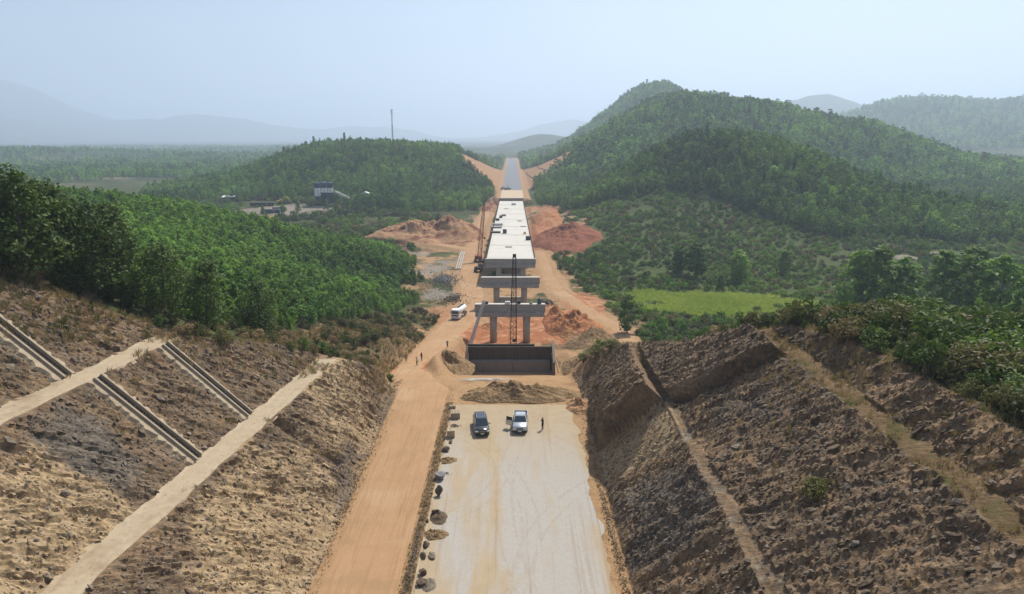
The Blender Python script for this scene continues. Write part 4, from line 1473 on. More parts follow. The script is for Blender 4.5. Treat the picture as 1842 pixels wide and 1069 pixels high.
for k, (px, py, lab) in enumerate([(935, 398, 'timber stack right of the middle of the far deck'), (915, 445, 'timber stack in the middle of the nearest deck span'), (941, 408, 'timber stack near the right deck edge'), (910, 376, 'timber stack left at the far end of the deck')]):
    q = deck_pos(px, py)
    root = empty('timber_stack', (q.x, q.y, q.z), .2 * k - .3, lab, 'timber')
    for j in range(6):
        MB().box((.03 * (j % 2), -.45 + .3 * (j % 3), .1 + .16 * (j // 3)), (2.6, .22, .12)).build('plank', 'wood', root)
for k, (dx, w_, h, mat, nm, lab) in enumerate([(7.3, 1.0, 1.35, 'blue_tank', 'water_tank', 'dark blue tank on the right end of the nearest pier cap'), (-0.6, 1.3, 0.6, 'white_paint', 'welding_set', 'small white welding set on the middle of the nearest pier cap'),
                                               (2.2, 0.8, 0.75, 'dark_steel', 'gas_box', 'small dark box right of the crane boom on the nearest pier cap'), (-5.8, 0.7, 0.5, 'dark_steel', 'tool_box', 'small dark tool box on the left end of the nearest pier cap'), (5.2, 0.6, 0.45, 'steel', 'tool_box', 'small grey tool box left of the blue tank')]):
    root = empty(nm, (-0.5 + dx, 165, -3.3 + 0.09), 0.1 * k, lab, 'box' if 'tank' not in nm else 'tank')
    if nm == 'water_tank':
        MB().tube([(0, 0, 0), (0, 0, 0.1), (0, 0, h - 0.1), (0, 0, h)], [0.5, 0.53, 0.53, 0.42], 16).build('barrel', mat, root, True)
        MB().tube([(0, 0, h), (0, 0, h + 0.1)], 0.2, 12).build('lid', 'dark_steel', root)
    else:
        MB().box((0, 0, h / 2), (w_, 0.7, h), bev=0.05).build('housing', mat, root)
        MB().tube([(-w_ * .3, 0, h), (-w_ * .3, 0, h + .12), (w_ * .3, 0, h + .12), (w_ * .3, 0, h)], 0.03, 6).build('handle', 'dark_steel', root)


# ------------------------------------------------------------------ lattice booms and plant
def lattice(mb_, a, b, wa, wb, bays, ch=0.09, lc=0.05):
    a = Vector(a); b = Vector(b); d = (b - a).normalized()
    s = d.orthogonal().normalized() if abs(d.z) < 0.9 else Vector((1, 0, 0))
    s = (s - d * s.dot(d)).normalized(); t = d.cross(s)
    pts = []
    for k in range(bays + 1):
        f = k / bays; w_ = (wa + (wb - wa) * f) / 2
        c = a.lerp(b, f)
        pts.append([c + s * w_ * i + t * w_ * j for i, j in ((1, 1), (-1, 1), (-1, -1), (1, -1))])
    for k in range(bays):
        for i in range(4):
            j = (i + 1) % 4
            mb_.bar(pts[k][i], pts[k + 1][i], ch)
            mb_.bar(pts[k][i], pts[k][j], lc)
            mb_.bar(pts[k][i], pts[k + 1][j], lc) if (k + i) % 2 else mb_.bar(pts[k][j], pts[k + 1][i], lc)
    return mb_


def crawler_crane(loc, rz, foot, tip, w0, w1, mat, label, bays, ch, lc, hook_z):
    """loc on the ground, foot and tip of the boom in local coordinates"""
    root = empty('crawler_crane', loc, rz, label, 'crane', 'lattice boom cranes')
    for s in (-1, 1):
        tr = MB().prism([(-2.4, 0.35), (-2.1, 0), (2.1, 0), (2.4, 0.35), (2.4, 0.65), (2.1, 1.0), (-2.1, 1.0), (-2.4, 0.65)], 'x', s * 1.5 - 0.35, s * 1.5 + 0.35).build('track', 'dark_steel', root)
        for k in range(5):
            MB().tube([(s * 1.5 - 0.39, -1.7 + 0.85 * k, 0.42), (s * 1.5 + 0.39, -1.7 + 0.85 * k, 0.42)], 0.3, 10).build('road_wheel', 'steel', tr)
    MB().box((0, 0.6, 1.75), (2.5, 4.0, 1.3), bev=0.08).build('machinery_house', mat, root)
    cab = MB().box((-1.3, -1.2, 1.9), (1.0, 1.5, 1.6), bev=0.06).build('cab', mat, root)
    MB().box((-1.3, -1.96, 2.1), (0.8, 0.03, 0.9)).build('window', 'glass', cab)
    MB().box((0, 2.8, 1.75), (2.7, 0.8, 1.2), bev=0.06).build('counterweight', 'dark_steel', root)
    m = MB(); lattice(m, foot, tip, w0, w1, bays, ch, lc); m.build('boom', mat, root)
    tip = Vector(tip)
    MB().box(tip + Vector((0, 0, 0.35)), (w1 * 1.1, 0.8, 0.8), bev=0.05).build('boom_head', 'dark_steel', root)
    for dx in (-0.25, 0.25):
        MB().bar(tip + Vector((dx, -0.55, 0.2)), Vector((tip.x + dx, tip.y - 0.55, hook_z)), 0.045).build('hoist_cable', 'dark_steel', root)
    hk = MB().box((tip.x, tip.y - 0.55, hook_z - 0.3), (0.9, 0.3, 0.6), bev=0.05).build('hook_block', 'dark_steel', root)
    MB().tube([(tip.x, tip.y - .55, hook_z - .6), (tip.x, tip.y - .55, hook_z - .9), (tip.x + .2, tip.y - .55, hook_z - 1.05), (tip.x + .25, tip.y - .55, hook_z - .85)], 0.05, 6).build('hook', 'dark_steel', hk)
    for s in (-1, 1):
        MB().bar(tip + Vector((s * w1 * .4, 0.2, 0.3)), Vector((s * 0.9, 2.6, 2.5)), 0.05).build('pendant_line', 'dark_steel', root)
    return root


crawler_crane((0.1, 152, -13.3), 0.0, (0.2, -2.0, 1.6), (0.45, -0.8, 24.2), 1.55, 0.7, 'dark_steel', 'dark lattice crane boom standing upright before the nearest pier', 17, 0.13, 0.065, 5.2)
crawler_crane((-13.6, 277, -13.05), R(8), (0, -1.6, 1.5), (3.1, 8.0, 22.4), 1.6, 0.8, 'boom_red', 'rusty red lattice boom crane left of the bridge deck', 15, 0.18, 0.10, 9.0)

# long pole leaning on the nearest pier cap
a = at_y(845, 622, 158.5); b = at_y(871, 541, 163.6)
a.z = max(a.z, -12.9)
root = empty('leaning_mast', a, 0, 'long pale steel mast leaning against the nearest pier cap', 'mast')
d = b - a
m = MB(); lattice(m, (0, 0, 0), d, 0.5, 0.42, 20, 0.14, 0.07); m.build('mast_body', 'dirty_white', root)
MB().bar(d * 0.0, d * 1.0, 0.26).build('ladder_plate', 'dirty_white', root)


def excavator(loc, rz, mat, label, scale=1.0):
    root = empty('excavator', loc, rz, label, 'excavator', 'excavators')
    root.scale = (scale,) * 3
    for s in (-1, 1):
        MB().prism([(-1.9, 0.3), (-1.6, 0), (1.6, 0), (1.9, 0.3), (1.9, 0.6), (1.6, 0.9), (-1.6, 0.9), (-1.9, 0.6)], 'x', s * 1.1 - 0.3, s * 1.1 + 0.3).build('track', 'dark_steel', root)
    MB().box((0, 0.5, 1.45), (2.4, 3.0, 1.1), bev=0.1).build('engine_house', mat, root)
    cab = MB().prism([(-1.2, 1.0), (0.4, 1.0), (0.4, 2.8), (-0.7, 2.8), (-1.2, 1.9)], 'x', -1.2, -0.25).build('cab', mat, root)
    MB().box((-0.72, -1.05, 2.25), (0.8, 0.05, 0.85), (R(-29), 0, 0)).build('windscreen', 'glass', cab)
    MB().bar((0.25, -0.9, 1.4), (0.25, -3.0, 4.2), 0.4).bar((0.25, -3.0, 4.2), (0.25, -5.2, 3.2), 0.36).build('boom', mat, root)
    MB().bar((0.25, -5.0, 3.5), (0.25, -5.6, 1.2), 0.3).build('stick', mat, root)
    MB().prism([(-6.2, 0.5), (-5.3, 0.25), (-5.1, 1.2), (-5.7, 1.4)], 'x', -0.35, 0.85).build('bucket', 'dark_steel', root)
    MB().bar((0.25, -1.2, 1.7), (0.25, -2.3, 2.9), 0.16, sides=8).build('ram', 'steel', root)
    return root


excavator((-12.8, 256, -12.95), R(170), 'dark_steel', 'dark excavator parked left of the front end of the bridge deck')
excavator((-165.5, 492, H1(-165.5, 492)), R(80), 'yellow', 'yellow excavator in the yard of the concrete plant', 1.2)


# precast piles lying beside the dirt road
for k in range(3):
    a = ray_hit(820 + k * 4, 486); b = ray_hit(830 + k * 3, 455)
    root = empty('precast_pile', (a.x, a.y, a.z + 0.35), 0, ['precast concrete pile beside the dirt road, nearest the woodland', 'precast concrete pile in the middle of the three by the dirt road', 'precast concrete pile of the three lying closest to the dirt road'][k], 'pile')
    d = b - a; d.z = 0.1
    MB().bar((0, 0, 0), d, 0.45).build('shaft', 'concrete', root)
    for f in (0.2, 0.5, 0.8):
        MB().box(d * f + Vector((0, 0, -0.25)), (1.0, 0.25, 0.22)).build('bearer', 'wood', root)


# ------------------------------------------------------------------ vehicles
def wheel(parent, x, y, r, wd, name='wheel'):
    tm = MB().tube([(-wd / 2, 0, 0), (-wd * .38, 0, 0), (wd * .38, 0, 0), (wd / 2, 0, 0)], [r * .9, r, r, r * .9], 20)
    w_ = tm.build('wheel', 'rubber', parent, False, (x, y, r))
    s = 1 if x > 0 else -1
    MB().tube([(s * wd * .42, 0, 0), (s * wd * .53, 0, 0)], [r * .62, r * .55], 14).build('rim', 'rim', w_)
    return w_


def panel(parent, name, mat, c4, th=0.02, shrink=0.06):
    """thin pane laid on a quad of four corners"""
    c = [Vector(p) for p in c4]
    ctr = sum(c, Vector()) / 4
    c = [p + (ctr - p).normalized() * shrink for p in c]
    n = (c[1] - c[0]).cross(c[3] - c[0]).normalized()
    if n.dot(ctr - Vector((0, 0, 0.9))) < 0: n = -n
    MBx = MB().loft([[p - n * 0.01 for p in c], [p + n * th for p in c]])
    return MBx.build(name, mat, parent)


def body_ring(y, hw, zb, zt, ti=0.12):
    return [(-hw * .9, y, zb), (hw * .9, y, zb), (hw, y, zb + .16), (hw * 1.01, y, (zb + zt) / 2), (hw, y, zt - .14), (hw - ti, y, zt), (-hw + ti, y, zt), (-hw, y, zt - .14), (-hw * 1.01, y, (zb + zt) / 2), (-hw, y, zb + .16)]


def front_end(root, hw, yf, mat):
    for s in (-1, 1):
        MB().box((s * (hw - .22), yf + .03, .78), (.36, .12, .17), (0, 0, s * .18), bev=.03).build('headlight', 'lamp_glass', root)
        MB().box((s * (hw - .2), yf - .0, .47), (.2, .08, .12), bev=.02).build('fog_light', 'black_plastic', root)
        MB().box((s * (hw + .13), -.75, 1.12), (.22, .12, .16), bev=.03).build('mirror', mat, root)
    g = MB().box((0, yf - .01, .74), (hw * .95, .08, .26), bev=.02).build('grille', 'black_plastic', root)
    for k in range(3):
        MB().box((0, yf - .055, .66 + .08 * k), (hw * .88, .02, .025)).build('slat', 'rim', g)
    MB().box((0, yf - .04, .42), (hw * 1.7, .14, .22), bev=.04).build('bumper', 'black_plastic', root)
    MB().box((0, yf - .12, .50), (.46, .02, .14)).build('number_plate', 'plate', root)


def cabin(root, mat, base, top, roofz, doors):
    """base/top: (yf, yr, half width, z)"""
    (a0, a1, ah, az), (b0, b1, bh, bz) = base, top
    lo = [(-ah, a0, az), (ah, a0, az), (ah, a1, az), (-ah, a1, az)]
    hi = [(-bh, b0, bz), (bh, b0, bz), (bh, b1, bz), (-bh, b1, bz)]
    rf = [(-bh + .1, b0 + .18, roofz), (bh - .1, b0 + .18, roofz), (bh - .1, b1 - .15, roofz), (-bh + .1, b1 - .15, roofz)]
    MB().loft([lo, hi, rf]).build('cabin', mat, root)
    panel(root, 'windscreen', 'glass', (lo[0], lo[1], hi[1], hi[0]), 0.02, .08)
    panel(root, 'rear_window', 'glass', (lo[3], lo[2], hi[2], hi[3]), 0.02, .12)
    L = lambda p, q, t: tuple(p[i] + (q[i] - p[i]) * t for i in range(3))
    for s, (p0, p1, q0, q1) in ((1, (lo[1], lo[2], hi[1], hi[2])), (-1, (lo[0], lo[3], hi[0], hi[3]))):
        for t0, t1 in doors:
            panel(root, 'side_window', 'glass', (L(p0, p1, t0), L(p0, p1, t1), L(q0, q1, t1), L(q0, q1, t0)), 0.018, .07)


def suv(loc, rz):
    root = empty('car', loc, rz, 'black sport utility car facing the camera, parked left of the silver pickup', 'car')
    MB().loft([body_ring(-2.42, .80, .40, .84), body_ring(-2.32, .90, .30, .93), body_ring(-1.9, .94, .24, 1.0), body_ring(-1.2, .95, .22, 1.07), body_ring(0.2, .95, .22, 1.10), body_ring(2.1, .95, .24, 1.10), body_ring(2.32, .91, .32, 1.06), body_ring(2.40, .82, .42, .95)]).build('body', 'car_black', root, True)
    cabin(root, 'car_black', (-1.32, 2.28, .87, 1.06), (-.55, 2.0, .70, 1.62), 1.73, ((.22, .48), (.50, .74), (.76, .95)))
    front_end(root, .92, -2.4, 'car_black')
    for s in (-1, 1):
        for y in (-1.48, 1.42):
            wheel(root, s * .84, y, .37, .25)
        MB().box((s * .55, .7, 1.77), (.04, 1.7, .05)).build('roof_rail', 'rim', root)
        MB().box((s * .8, 2.37, .95), (.22, .08, .3), bev=.03).build('tail_light', 'rust', root)
    return root


def pickup(loc, rz):
    root = empty('pickup_truck', loc, rz, 'silver pickup truck facing the camera with its door open', 'pickup truck')
    MB().loft([body_ring(-2.62, .80, .48, .92), body_ring(-2.52, .90, .38, 1.02), body_ring(-2.0, .94, .32, 1.10), body_ring(-1.2, .95, .30, 1.16), body_ring(0.9, .95, .30, 1.18), body_ring(0.95, .95, .30, 1.18)]).build('body', 'car_silver', root, True)
    cabin(root, 'car_silver', (-1.35, .92, .87, 1.14), (-.55, .72, .71, 1.70), 1.81, ((.26, .60), (.64, .95)))
    bed = MB()
    bed.box((0, 1.78, .62), (1.86, 1.66, .12))
    for s in (-1, 1):
        bed.box((s * .90, 1.78, .88), (.09, 1.66, .60))
    bed.box((0, .98, .90), (1.72, .08, .62)); bed.box((0, 2.6, .86), (1.72, .07, .58))
    bed.build('cargo_bed', 'car_silver', root)
    MB().box((0, 1.78, .72), (1.68, 1.52, .04)).build('bed_liner', 'black_plastic', root)
    front_end(root, .92, -2.6, 'car_silver')
    for s in (-1, 1):
        for y in (-1.65, 1.5):
            wheel(root, s * .84, y, .39, .27)
        MB().box((s * .86, 2.65, .95), (.14, .06, .3), bev=.02).build('tail_light', 'rust', root)
    # open front door, hinged at its front edge on the picture's left
    hinge = Vector((-.97, -.95, 0)); a = R(62)
    dd = Vector((-math.sin(a), math.cos(a), 0))
    m = MB(); c = hinge + dd * .52
    m.box((c.x, c.y, .80), (.09, 1.04, .72), (0, 0, a), bev=.02)
    dr = m.build('door', 'black_plastic', root)
    MB().box((c.x - dd.y * .03 + .0, c.y + dd.x * .03, .80), (.05, 1.0, .70), (0, 0, a)).build('door_skin', 'car_silver', dr)
    MB().box((c.x, c.y, 1.40), (.03, .86, .44), (0, 0, a)).build('door_window', 'glass', dr)
    MB().box((-.93, -.35, .92), (.06, 1.0, .62)).build('doorway_shade', 'black_plastic', root)  # dark plate standing in for the shaded cab interior, no real opening
    return root


suv((-4.05, 82.9, 0.14), 0.12)
pickup((1.1, 83.9, 0.14), -0.04)


def tanker(loc, rz):
    root = empty('tanker_truck', loc, rz, 'white tanker truck on the dirt yard left of the piers', 'truck')
    MB().box((0, 0.6, .85), (.9, 7.2, .3)).build('chassis', 'dark_steel', root)
    cab = MB().loft([[(-1.2, y, .6), (1.2, y, .6), (1.22, y, 1.7), (1.12, y, zt), (-1.12, y, zt), (-1.22, y, 1.7)] for y, zt in ((-3.3, 2.55), (-3.15, 2.8), (-1.6, 2.9), (-1.45, 2.8))]).build('cab', 'white_paint', root)
    MB().box((0, -3.27, 2.1), (2.1, .08, .85), bev=.03).build('windscreen', 'glass', cab)
    for s in (-1, 1):
        MB().box((s * 1.2, -2.5, 2.05), (.05, .9, .7), bev=.02).build('side_window', 'glass', cab)
        MB().box((s * .85, -3.34, .95), (.4, .08, .22), bev=.03).build('headlight', 'lamp_glass', cab)
        MB().box((s * 1.38, -3.1, 2.1), (.16, .12, .5), bev=.03).build('mirror', 'black_plastic', cab)
    MB().box((0, -3.36, 1.25), (1.7, .05, .3)).build('grille', 'black_plastic', cab)
    MB().box((0, -3.38, .62), (2.4, .2, .35), bev=.04).build('bumper', 'white_paint', cab)
    rings = []
    for y, s in ((-1.2, .55), (-1.1, .9), (-.95, 1.0), (3.9, 1.0), (4.05, .9), (4.15, .55)):
        rings.append([(1.15 * s * math.cos(t), y, 2.0 + .92 * s * math.sin(t)) for t in np.linspace(0, 2 * math.pi, 22, endpoint=False)])
    tk = MB().loft(rings).build('tank', 'white_paint', root, True)
    MB().box((0, 1.5, 2.95), (.7, 4.6, .1)).build('walkway', 'dark_steel', tk)
    for y in (0.2, 2.8):
        MB().tube([(0, y, 2.9), (0, y, 3.12)], .28, 12).build('hatch', 'steel', tk)
    for s in (-1, 1):
        MB().box((s * 1.12, 1.4, 1.0), (.05, 2.6, .45)).build('side_guard', 'steel', root)
        for y in (-2.3, 2.3, 3.5):
            wheel(root, s * 1.0, y, .5, .34)
    return root


q = at_z(824, 577, -12.55)
q.z = H1(q.x, q.y) + 0.09
tanker((q.x, q.y + 3.2, q.z), R(-14))


def roller(loc, label):
    root = empty('road_roller', loc, R(90), label, 'roller')
    MB().tube([(-1.0, -1.7, .75), (1.0, -1.7, .75)], .75, 20).build('drum', 'steel', root, True)
    MB().box((0, .5, 1.2), (1.7, 2.6, 1.0), bev=.1).build('engine_house', 'dark_steel', root)
    MB().box((0, -.6, 2.6), (1.7, 1.6, .12), bev=.03).build('canopy', 'dark_steel', root)
    for sx in (-.75, .75):
        for sy in (-1.3, .1):
            MB().bar((sx, sy, 1.2), (sx, sy, 2.6), .08).build('canopy_post', 'dark_steel', root)
        wheel(root, sx * 1.25, 1.4, .7, .5)
    MB().bar((0, -1.7, 1.5), (0, -.2, 1.2), .3).build('drum_frame', 'dark_steel', root)


def paver(loc, label):
    root = empty('asphalt_paver', loc, 0, label, 'paver')
    for s in (-1, 1):
        MB().prism([(-1.8, .3), (-1.5, 0), (1.5, 0), (1.8, .3), (1.5, .8), (-1.5, .8)], 'x', s * 1.2 - .25, s * 1.2 + .25).build('track', 'rubber', root)
    MB().box((0, .2, 1.4), (2.6, 3.6, 1.2), bev=.08).build('engine_house', 'dark_steel', root)
    MB().prism([(-3.8, .6), (-1.7, .6), (-1.7, 1.7), (-3.8, 1.4)], 'x', -1.7, 1.7).build('hopper', 'steel', root)
    MB().box((0, 2.6, .45), (6.0, 1.1, .6), bev=.05).build('screed', 'dark_steel', root)
    MB().box((0, .4, 3.2), (3.0, 2.6, .14), bev=.04).build('canopy', 'blue_tank', root)
    for sx in (-1.2, 1.2):
        for sy in (-.6, 1.4):
            MB().bar((sx, sy, 2.0), (sx, sy, 3.2), .09).build('canopy_post', 'steel', root)


zr = float(z_far_road(578)) + 0.16
paver((-3.6, 579, zr), 'dark asphalt paver at the near end of the asphalt')
roller((-7.6, 577.5, zr), 'dark road roller left of the asphalt paver')


# ------------------------------------------------------------------ concrete plant, mast
def silo(loc, label, blue_low):
    root = empty('cement_silo', loc, 0, label, 'silo', 'blue and white cement silos')
    r = 2.0
    for a in range(4):
        t = math.pi / 4 + a * math.pi / 2
        MB().bar((r * .85 * math.cos(t), r * .85 * math.sin(t), 0), (r * .85 * math.cos(t), r * .85 * math.sin(t), 6.2), .28).build('leg', 'blue_steel', root)
    lt = MB()
    for a in range(4):
        t0 = math.pi / 4 + a * math.pi / 2; t1 = t0 + math.pi / 2
        P = lambda t, z: (r * .85 * math.cos(t), r * .85 * math.sin(t), z)
        lt.bar(P(t0, .6), P(t1, 3.2), .14).bar(P(t1, .6), P(t0, 3.2), .14).bar(P(t0, 3.2), P(t1, 3.2), .14)
    lt.build('leg_bracing', 'blue_steel', root)
    MB().tube([(0, 0, 3.6), (0, 0, 6.4)], [.35, r], 20).build('cone', 'blue_steel', root)
    MB().tube([(0, 0, 6.4), (0, 0, 9.0)], r, 20).build('lower_shell', 'blue_steel' if blue_low else 'white_paint', root)
    MB().tube([(0, 0, 9.0), (0, 0, 12.2)], r * 1.003, 20).build('white_band', 'white_paint', root)
    MB().tube([(0, 0, 12.2), (0, 0, 15.6)], r, 20).build('upper_shell', 'blue_steel', root)
    MB().tube([(0, 0, 15.6), (0, 0, 16.1)], [r, r * .4], 20).build('roof', 'blue_steel', root)
    rl = MB()
    for k in range(10):
        t = k * math.pi / 5
        rl.bar((r * math.cos(t), r * math.sin(t), 15.6), (r * math.cos(t), r * math.sin(t), 16.6), .07)
    rl.tube([(r * math.cos(t), r * math.sin(t), 16.6) for t in np.linspace(0, 2 * math.pi, 15)], .05, 5, False)
    rl.build('railing', 'steel', root)


zp = H1(-133, 487)
for k, lab in enumerate(['cement silo on the left of the three in the plant', 'cement silo in the middle of the three in the plant', 'cement silo on the right of the three, beside the conveyor']):
    silo((-137.6 + 4.6 * k, 487, H1(-137.6 + 4.6 * k, 487) - 0.1), lab, k > 0)
root = empty('conveyor', (-125, 487, zp), 0, 'long inclined conveyor between silos and hopper', 'conveyor')
m = MB(); lattice(m, (0, 0, 9.4), (17.5, -4, 1.6), 1.2, 1.2, 12, .16, .10); m.build('truss', 'dirty_white', root)
MB().bar((0, 0, 10.1), (17.5, -4, 2.3), 1.3, .12).build('belt', 'dirty_white', root)
MB().bar((7.5, -1.7, 0), (7.5, -1.7, 6.2), .3).bar((14, -3.2, 0), (14, -3.2, 3.3), .3).build('support', 'steel', root)
root = empty('aggregate_hopper', (-103, 484, H1(-103, 484)), 0, 'dark blue aggregate hopper with a pale roof at the conveyor foot', 'hopper')
MB().loft([[(-1.0, -1, 3), (1, -1, 3), (1, 1, 3), (-1, 1, 3)], [(-2.2, -2, 6.2), (2.2, -2, 6.2), (2.2, 2, 6.2), (-2.2, 2, 6.2)], [(-2.2, -2, 7.6), (2.2, -2, 7.6), (2.2, 2, 7.6), (-2.2, 2, 7.6)]]).build('bin', 'blue_steel', root)
for sx in (-1.9, 1.9):
    for sy in (-1.7, 1.7):
        MB().bar((sx, sy, 0), (sx, sy, 9.0), .22).build('leg', 'blue_steel', root)
MB().prism([(-2.8, 9.0), (2.8, 9.0), (0, 10.2)], 'y', -2.4, 2.4).build('roof', 'dirty_white', root)


def container(px, py, rz, l, mat, label):
    q = ray_hit(px, py)
    root = empty('site_container', q, rz, label, 'container')
    MB().box((0, 0, 1.35), (l, 2.4, 2.5), bev=.04).build('box', mat, root)
    m = MB()
    for k in range(int(l / .6)):
        m.box((-l / 2 + .3 + .6 * k, -1.22, 1.35), (.3, .06, 2.2))
    m.build('corrugation', mat, root)
    MB().box((l * .2, -1.26, 1.2), (.9, .06, 2.0)).build('door', 'steel', root)
    MB().box((0, 0, 2.66), (l * 1.02, 2.5, .1)).build('roof', 'steel', root)


container(487, 384, R(6), 12, 'blue_steel', 'dark blue site container at the left of the plant yard, nearest the road')
container(503, 380, R(6), 9, 'blue_steel', 'dark blue site container right of the longer one in the plant yard')
container(472, 371, R(4), 16, 'dark_steel', 'long dark container beside the yellow excavator')


def shed(px, py, w_, dpt, label, rz=0.2):
    q = ray_hit(px, py)
    root = empty('shed', (q.x, q.y, q.z - .1), rz, label, 'shed')
    for sx in (-1, 1):
        for sy in (-1, 1):
            MB().bar((sx * w_ * .46, sy * dpt * .46, 0), (sx * w_ * .46, sy * dpt * .46, 3.2), .18).build('post', 'steel', root)
    MB().prism([(-dpt * .55, 3.2), (dpt * .55, 4.0), (dpt * .55, 4.12), (-dpt * .55, 3.32)], 'x', -w_ * .52, w_ * .52).build('roof', 'white_paint', root)
    MB().box((0, dpt * .47, 1.6), (w_ * .92, .1, 3.2)).build('back_wall', 'dirty_white', root)


shed(413, 362, 9, 7, 'white roofed shed behind the wooded ridge, left of the plant')

q = at_y(707, 266, 745)
root = empty('radio_mast', (q.x, 745, H1(q.x, 745)), 0, 'tall thin radio mast on top of the wooded hill', 'mast')
hm = at_y(706, 196, 745).z - H1(q.x, 745)
m = MB(); lattice(m, (0, 0, 0), (0, 0, hm * .6), 1.15, 0.95, 22, .17, .12); m.build('lower_mast', 'steel', root)
m = MB(); lattice(m, (0, 0, hm * .6), (0, 0, hm), 0.95, 0.8, 15, .17, .12); m.build('upper_mast', 'dirty_white', root)
for k, z in enumerate((hm - 1.2, hm - 3.2, hm - 5)):
    MB().box((0.9 * (-1) ** k, 0, z), (.4, .5, 1.9), bev=.05).build('antenna', 'dirty_white', root)
root = empty('equipment_hut', (q.x + 4, 735, H1(q.x + 4, 735)), 0, 'small white hut at the foot of the radio mast', 'hut')
MB().box((0, 0, 2.4), (4.5, 3, 4.8)).build('wall', 'white_paint', root)
MB().prism([(-2.7, 4.8), (2.7, 4.8), (0, 6.0)], 'y', -1.8, 1.8).build('roof', 'steel', root)
MB().box((.3, -1.55, 1.2), (.9, .08, 2.1)).build('door', 'steel', root)


# ------------------------------------------------------------------ people
def person(px, py, rz, shirt, trousers, label, pose=0, z=None, hat=None):
    q = ray_hit(px, py)
    if z is not None:
        q = at_z(px, py, z)
    Vt = {'pel': (0, 0, .95, .13), 'sp1': (0, .01, 1.10, .125), 'sp2': (0, .0, 1.28, .145), 'chest': (0, .0, 1.40, .135), 'neck': (0, .0, 1.50, .055), 'hd1': (0, -.01, 1.58, .082), 'hd2': (0, -.015, 1.66, .095), 'hd3': (0, -.005, 1.72, .07), 'nose': (0, -.112, 1.615, .014)}
    E = [('pel', 'sp1'), ('sp1', 'sp2'), ('sp2', 'chest'), ('chest', 'neck'), ('neck', 'hd1'), ('hd1', 'hd2'), ('hd2', 'hd3'), ('hd1', 'nose')]
    for s, S in ((-1, 'l'), (1, 'r')):
        st = 0.07 if pose == 1 else 0.0
        Vt.update({S + 'hip': (s * .10, 0, .88, .105), S + 'kn': (s * .115, -.03 - s * st, .50, .066), S + 'an': (s * .12, .02 + s * st, .09, .045), S + 'toe': (s * .14, -.15 + s * st, .045, .038)})
        E += [('pel', S + 'hip'), (S + 'hip', S + 'kn'), (S + 'kn', S + 'an'), (S + 'an', S + 'toe')]
        if pose == 2 or (pose == 1 and s > 0):
            el, wr, hd = (s * .27, -.06, 1.14, .04), (s * .10, -.24, 1.26, .03), (s * .06, -.28, 1.30, .032)
        else:
            el, wr, hd = (s * .27, .03, 1.13, .042), (s * .28, -.05, .89, .030), (s * .28, -.07, .82, .032)
        Vt.update({S + 'sh': (s * .185, 0, 1.40, .062), S + 'el': el, S + 'wr': wr, S + 'hd': hd})
        E += [('chest', S + 'sh'), (S + 'sh', S + 'el'), (S + 'el', S + 'wr'), (S + 'wr', S + 'hd')]
        up = Vector(hd[:3]) - Vector(wr[:3]); up.normalize()
        sd = Vector((0, 1, 0)) if pose == 0 or (pose == 1 and s < 0) else Vector((s, 0, 0))
        for f in range(5):
            o_ = sd * (-.032 + .018 * f) if f < 4 else sd * -.05
            l1, l2 = ((.05, .085), (.055, .098), (.052, .092), (.045, .075), (.0, .035))[f]
            Vt['%sf%d' % (S, f)] = (*(Vector(hd[:3]) + o_ + up * l1), .009)
            Vt['%sg%d' % (S, f)] = (*(Vector(hd[:3]) + o_ * (1.0 if f < 4 else 1.3) + up * l2 + Vector((-s * .012, -.006, 0))), .008)
            E += [(S + 'hd', '%sf%d' % (S, f)), ('%sf%d' % (S, f), '%sg%d' % (S, f))]
    names = list(Vt)
    me = bpy.data.meshes.new('person')
    me.from_pydata([Vt[k][:3] for k in names], [(names.index(a), names.index(b)) for a, b in E], [])
    tmp = bpy.data.objects.new('tmp', me); COL.objects.link(tmp)
    tmp.modifiers.new('skin', 'SKIN').use_smooth_shade = True
    for k, nme in enumerate(names):
        sv = me.skin_vertices[0].data[k]
        sv.radius = (Vt[nme][3] * (1.25 if nme in ('sp2', 'chest', 'sp1', 'pel') else 1), Vt[nme][3] * (.85 if nme in ('sp2', 'chest', 'sp1') else 1))
        sv.use_root = nme == 'pel'
    sm = tmp.modifiers.new('sub', 'SUBSURF'); sm.levels = 1; sm.render_levels = 1
    dg = bpy.context.evaluated_depsgraph_get()
    new = bpy.data.meshes.new_from_object(tmp.evaluated_get(dg))
    bpy.data.objects.remove(tmp, do_unlink=True)
    new.materials.clear()
    for k in (shirt, trousers, 'skin', 'hair', 'rubber'):
        new.materials.append(MAT[k])
    for f in new.polygons:
        c = f.center
        if c.z > 1.64 or (c.z > 1.54 and c.y > .03): mi = 3
        elif c.z > 1.47: mi = 2
        elif c.z < .085: mi = 4
        elif abs(c.x) > .205 and c.z < 1.13 or (pose and c.y < -.15 and c.z > 1.0): mi = 2
        elif c.z < .93: mi = 1
        else: mi = 0
        f.material_index = mi
        f.use_smooth = True
    o = link_mesh('person', new, None)
    o.location = (q.x, q.y, q.z + (0.0 if z is not None else 0.09)); o.rotation_euler = (0, 0, rz)
    tag(o, label, 'person')
    if hat:
        MB().tube([(0, 0, 1.66), (0, 0, 1.68), (0, 0, 1.72), (0, 0, 1.79)], [.17, .14, .125, .05], 14).build('helmet', hat, o, True)
    return o


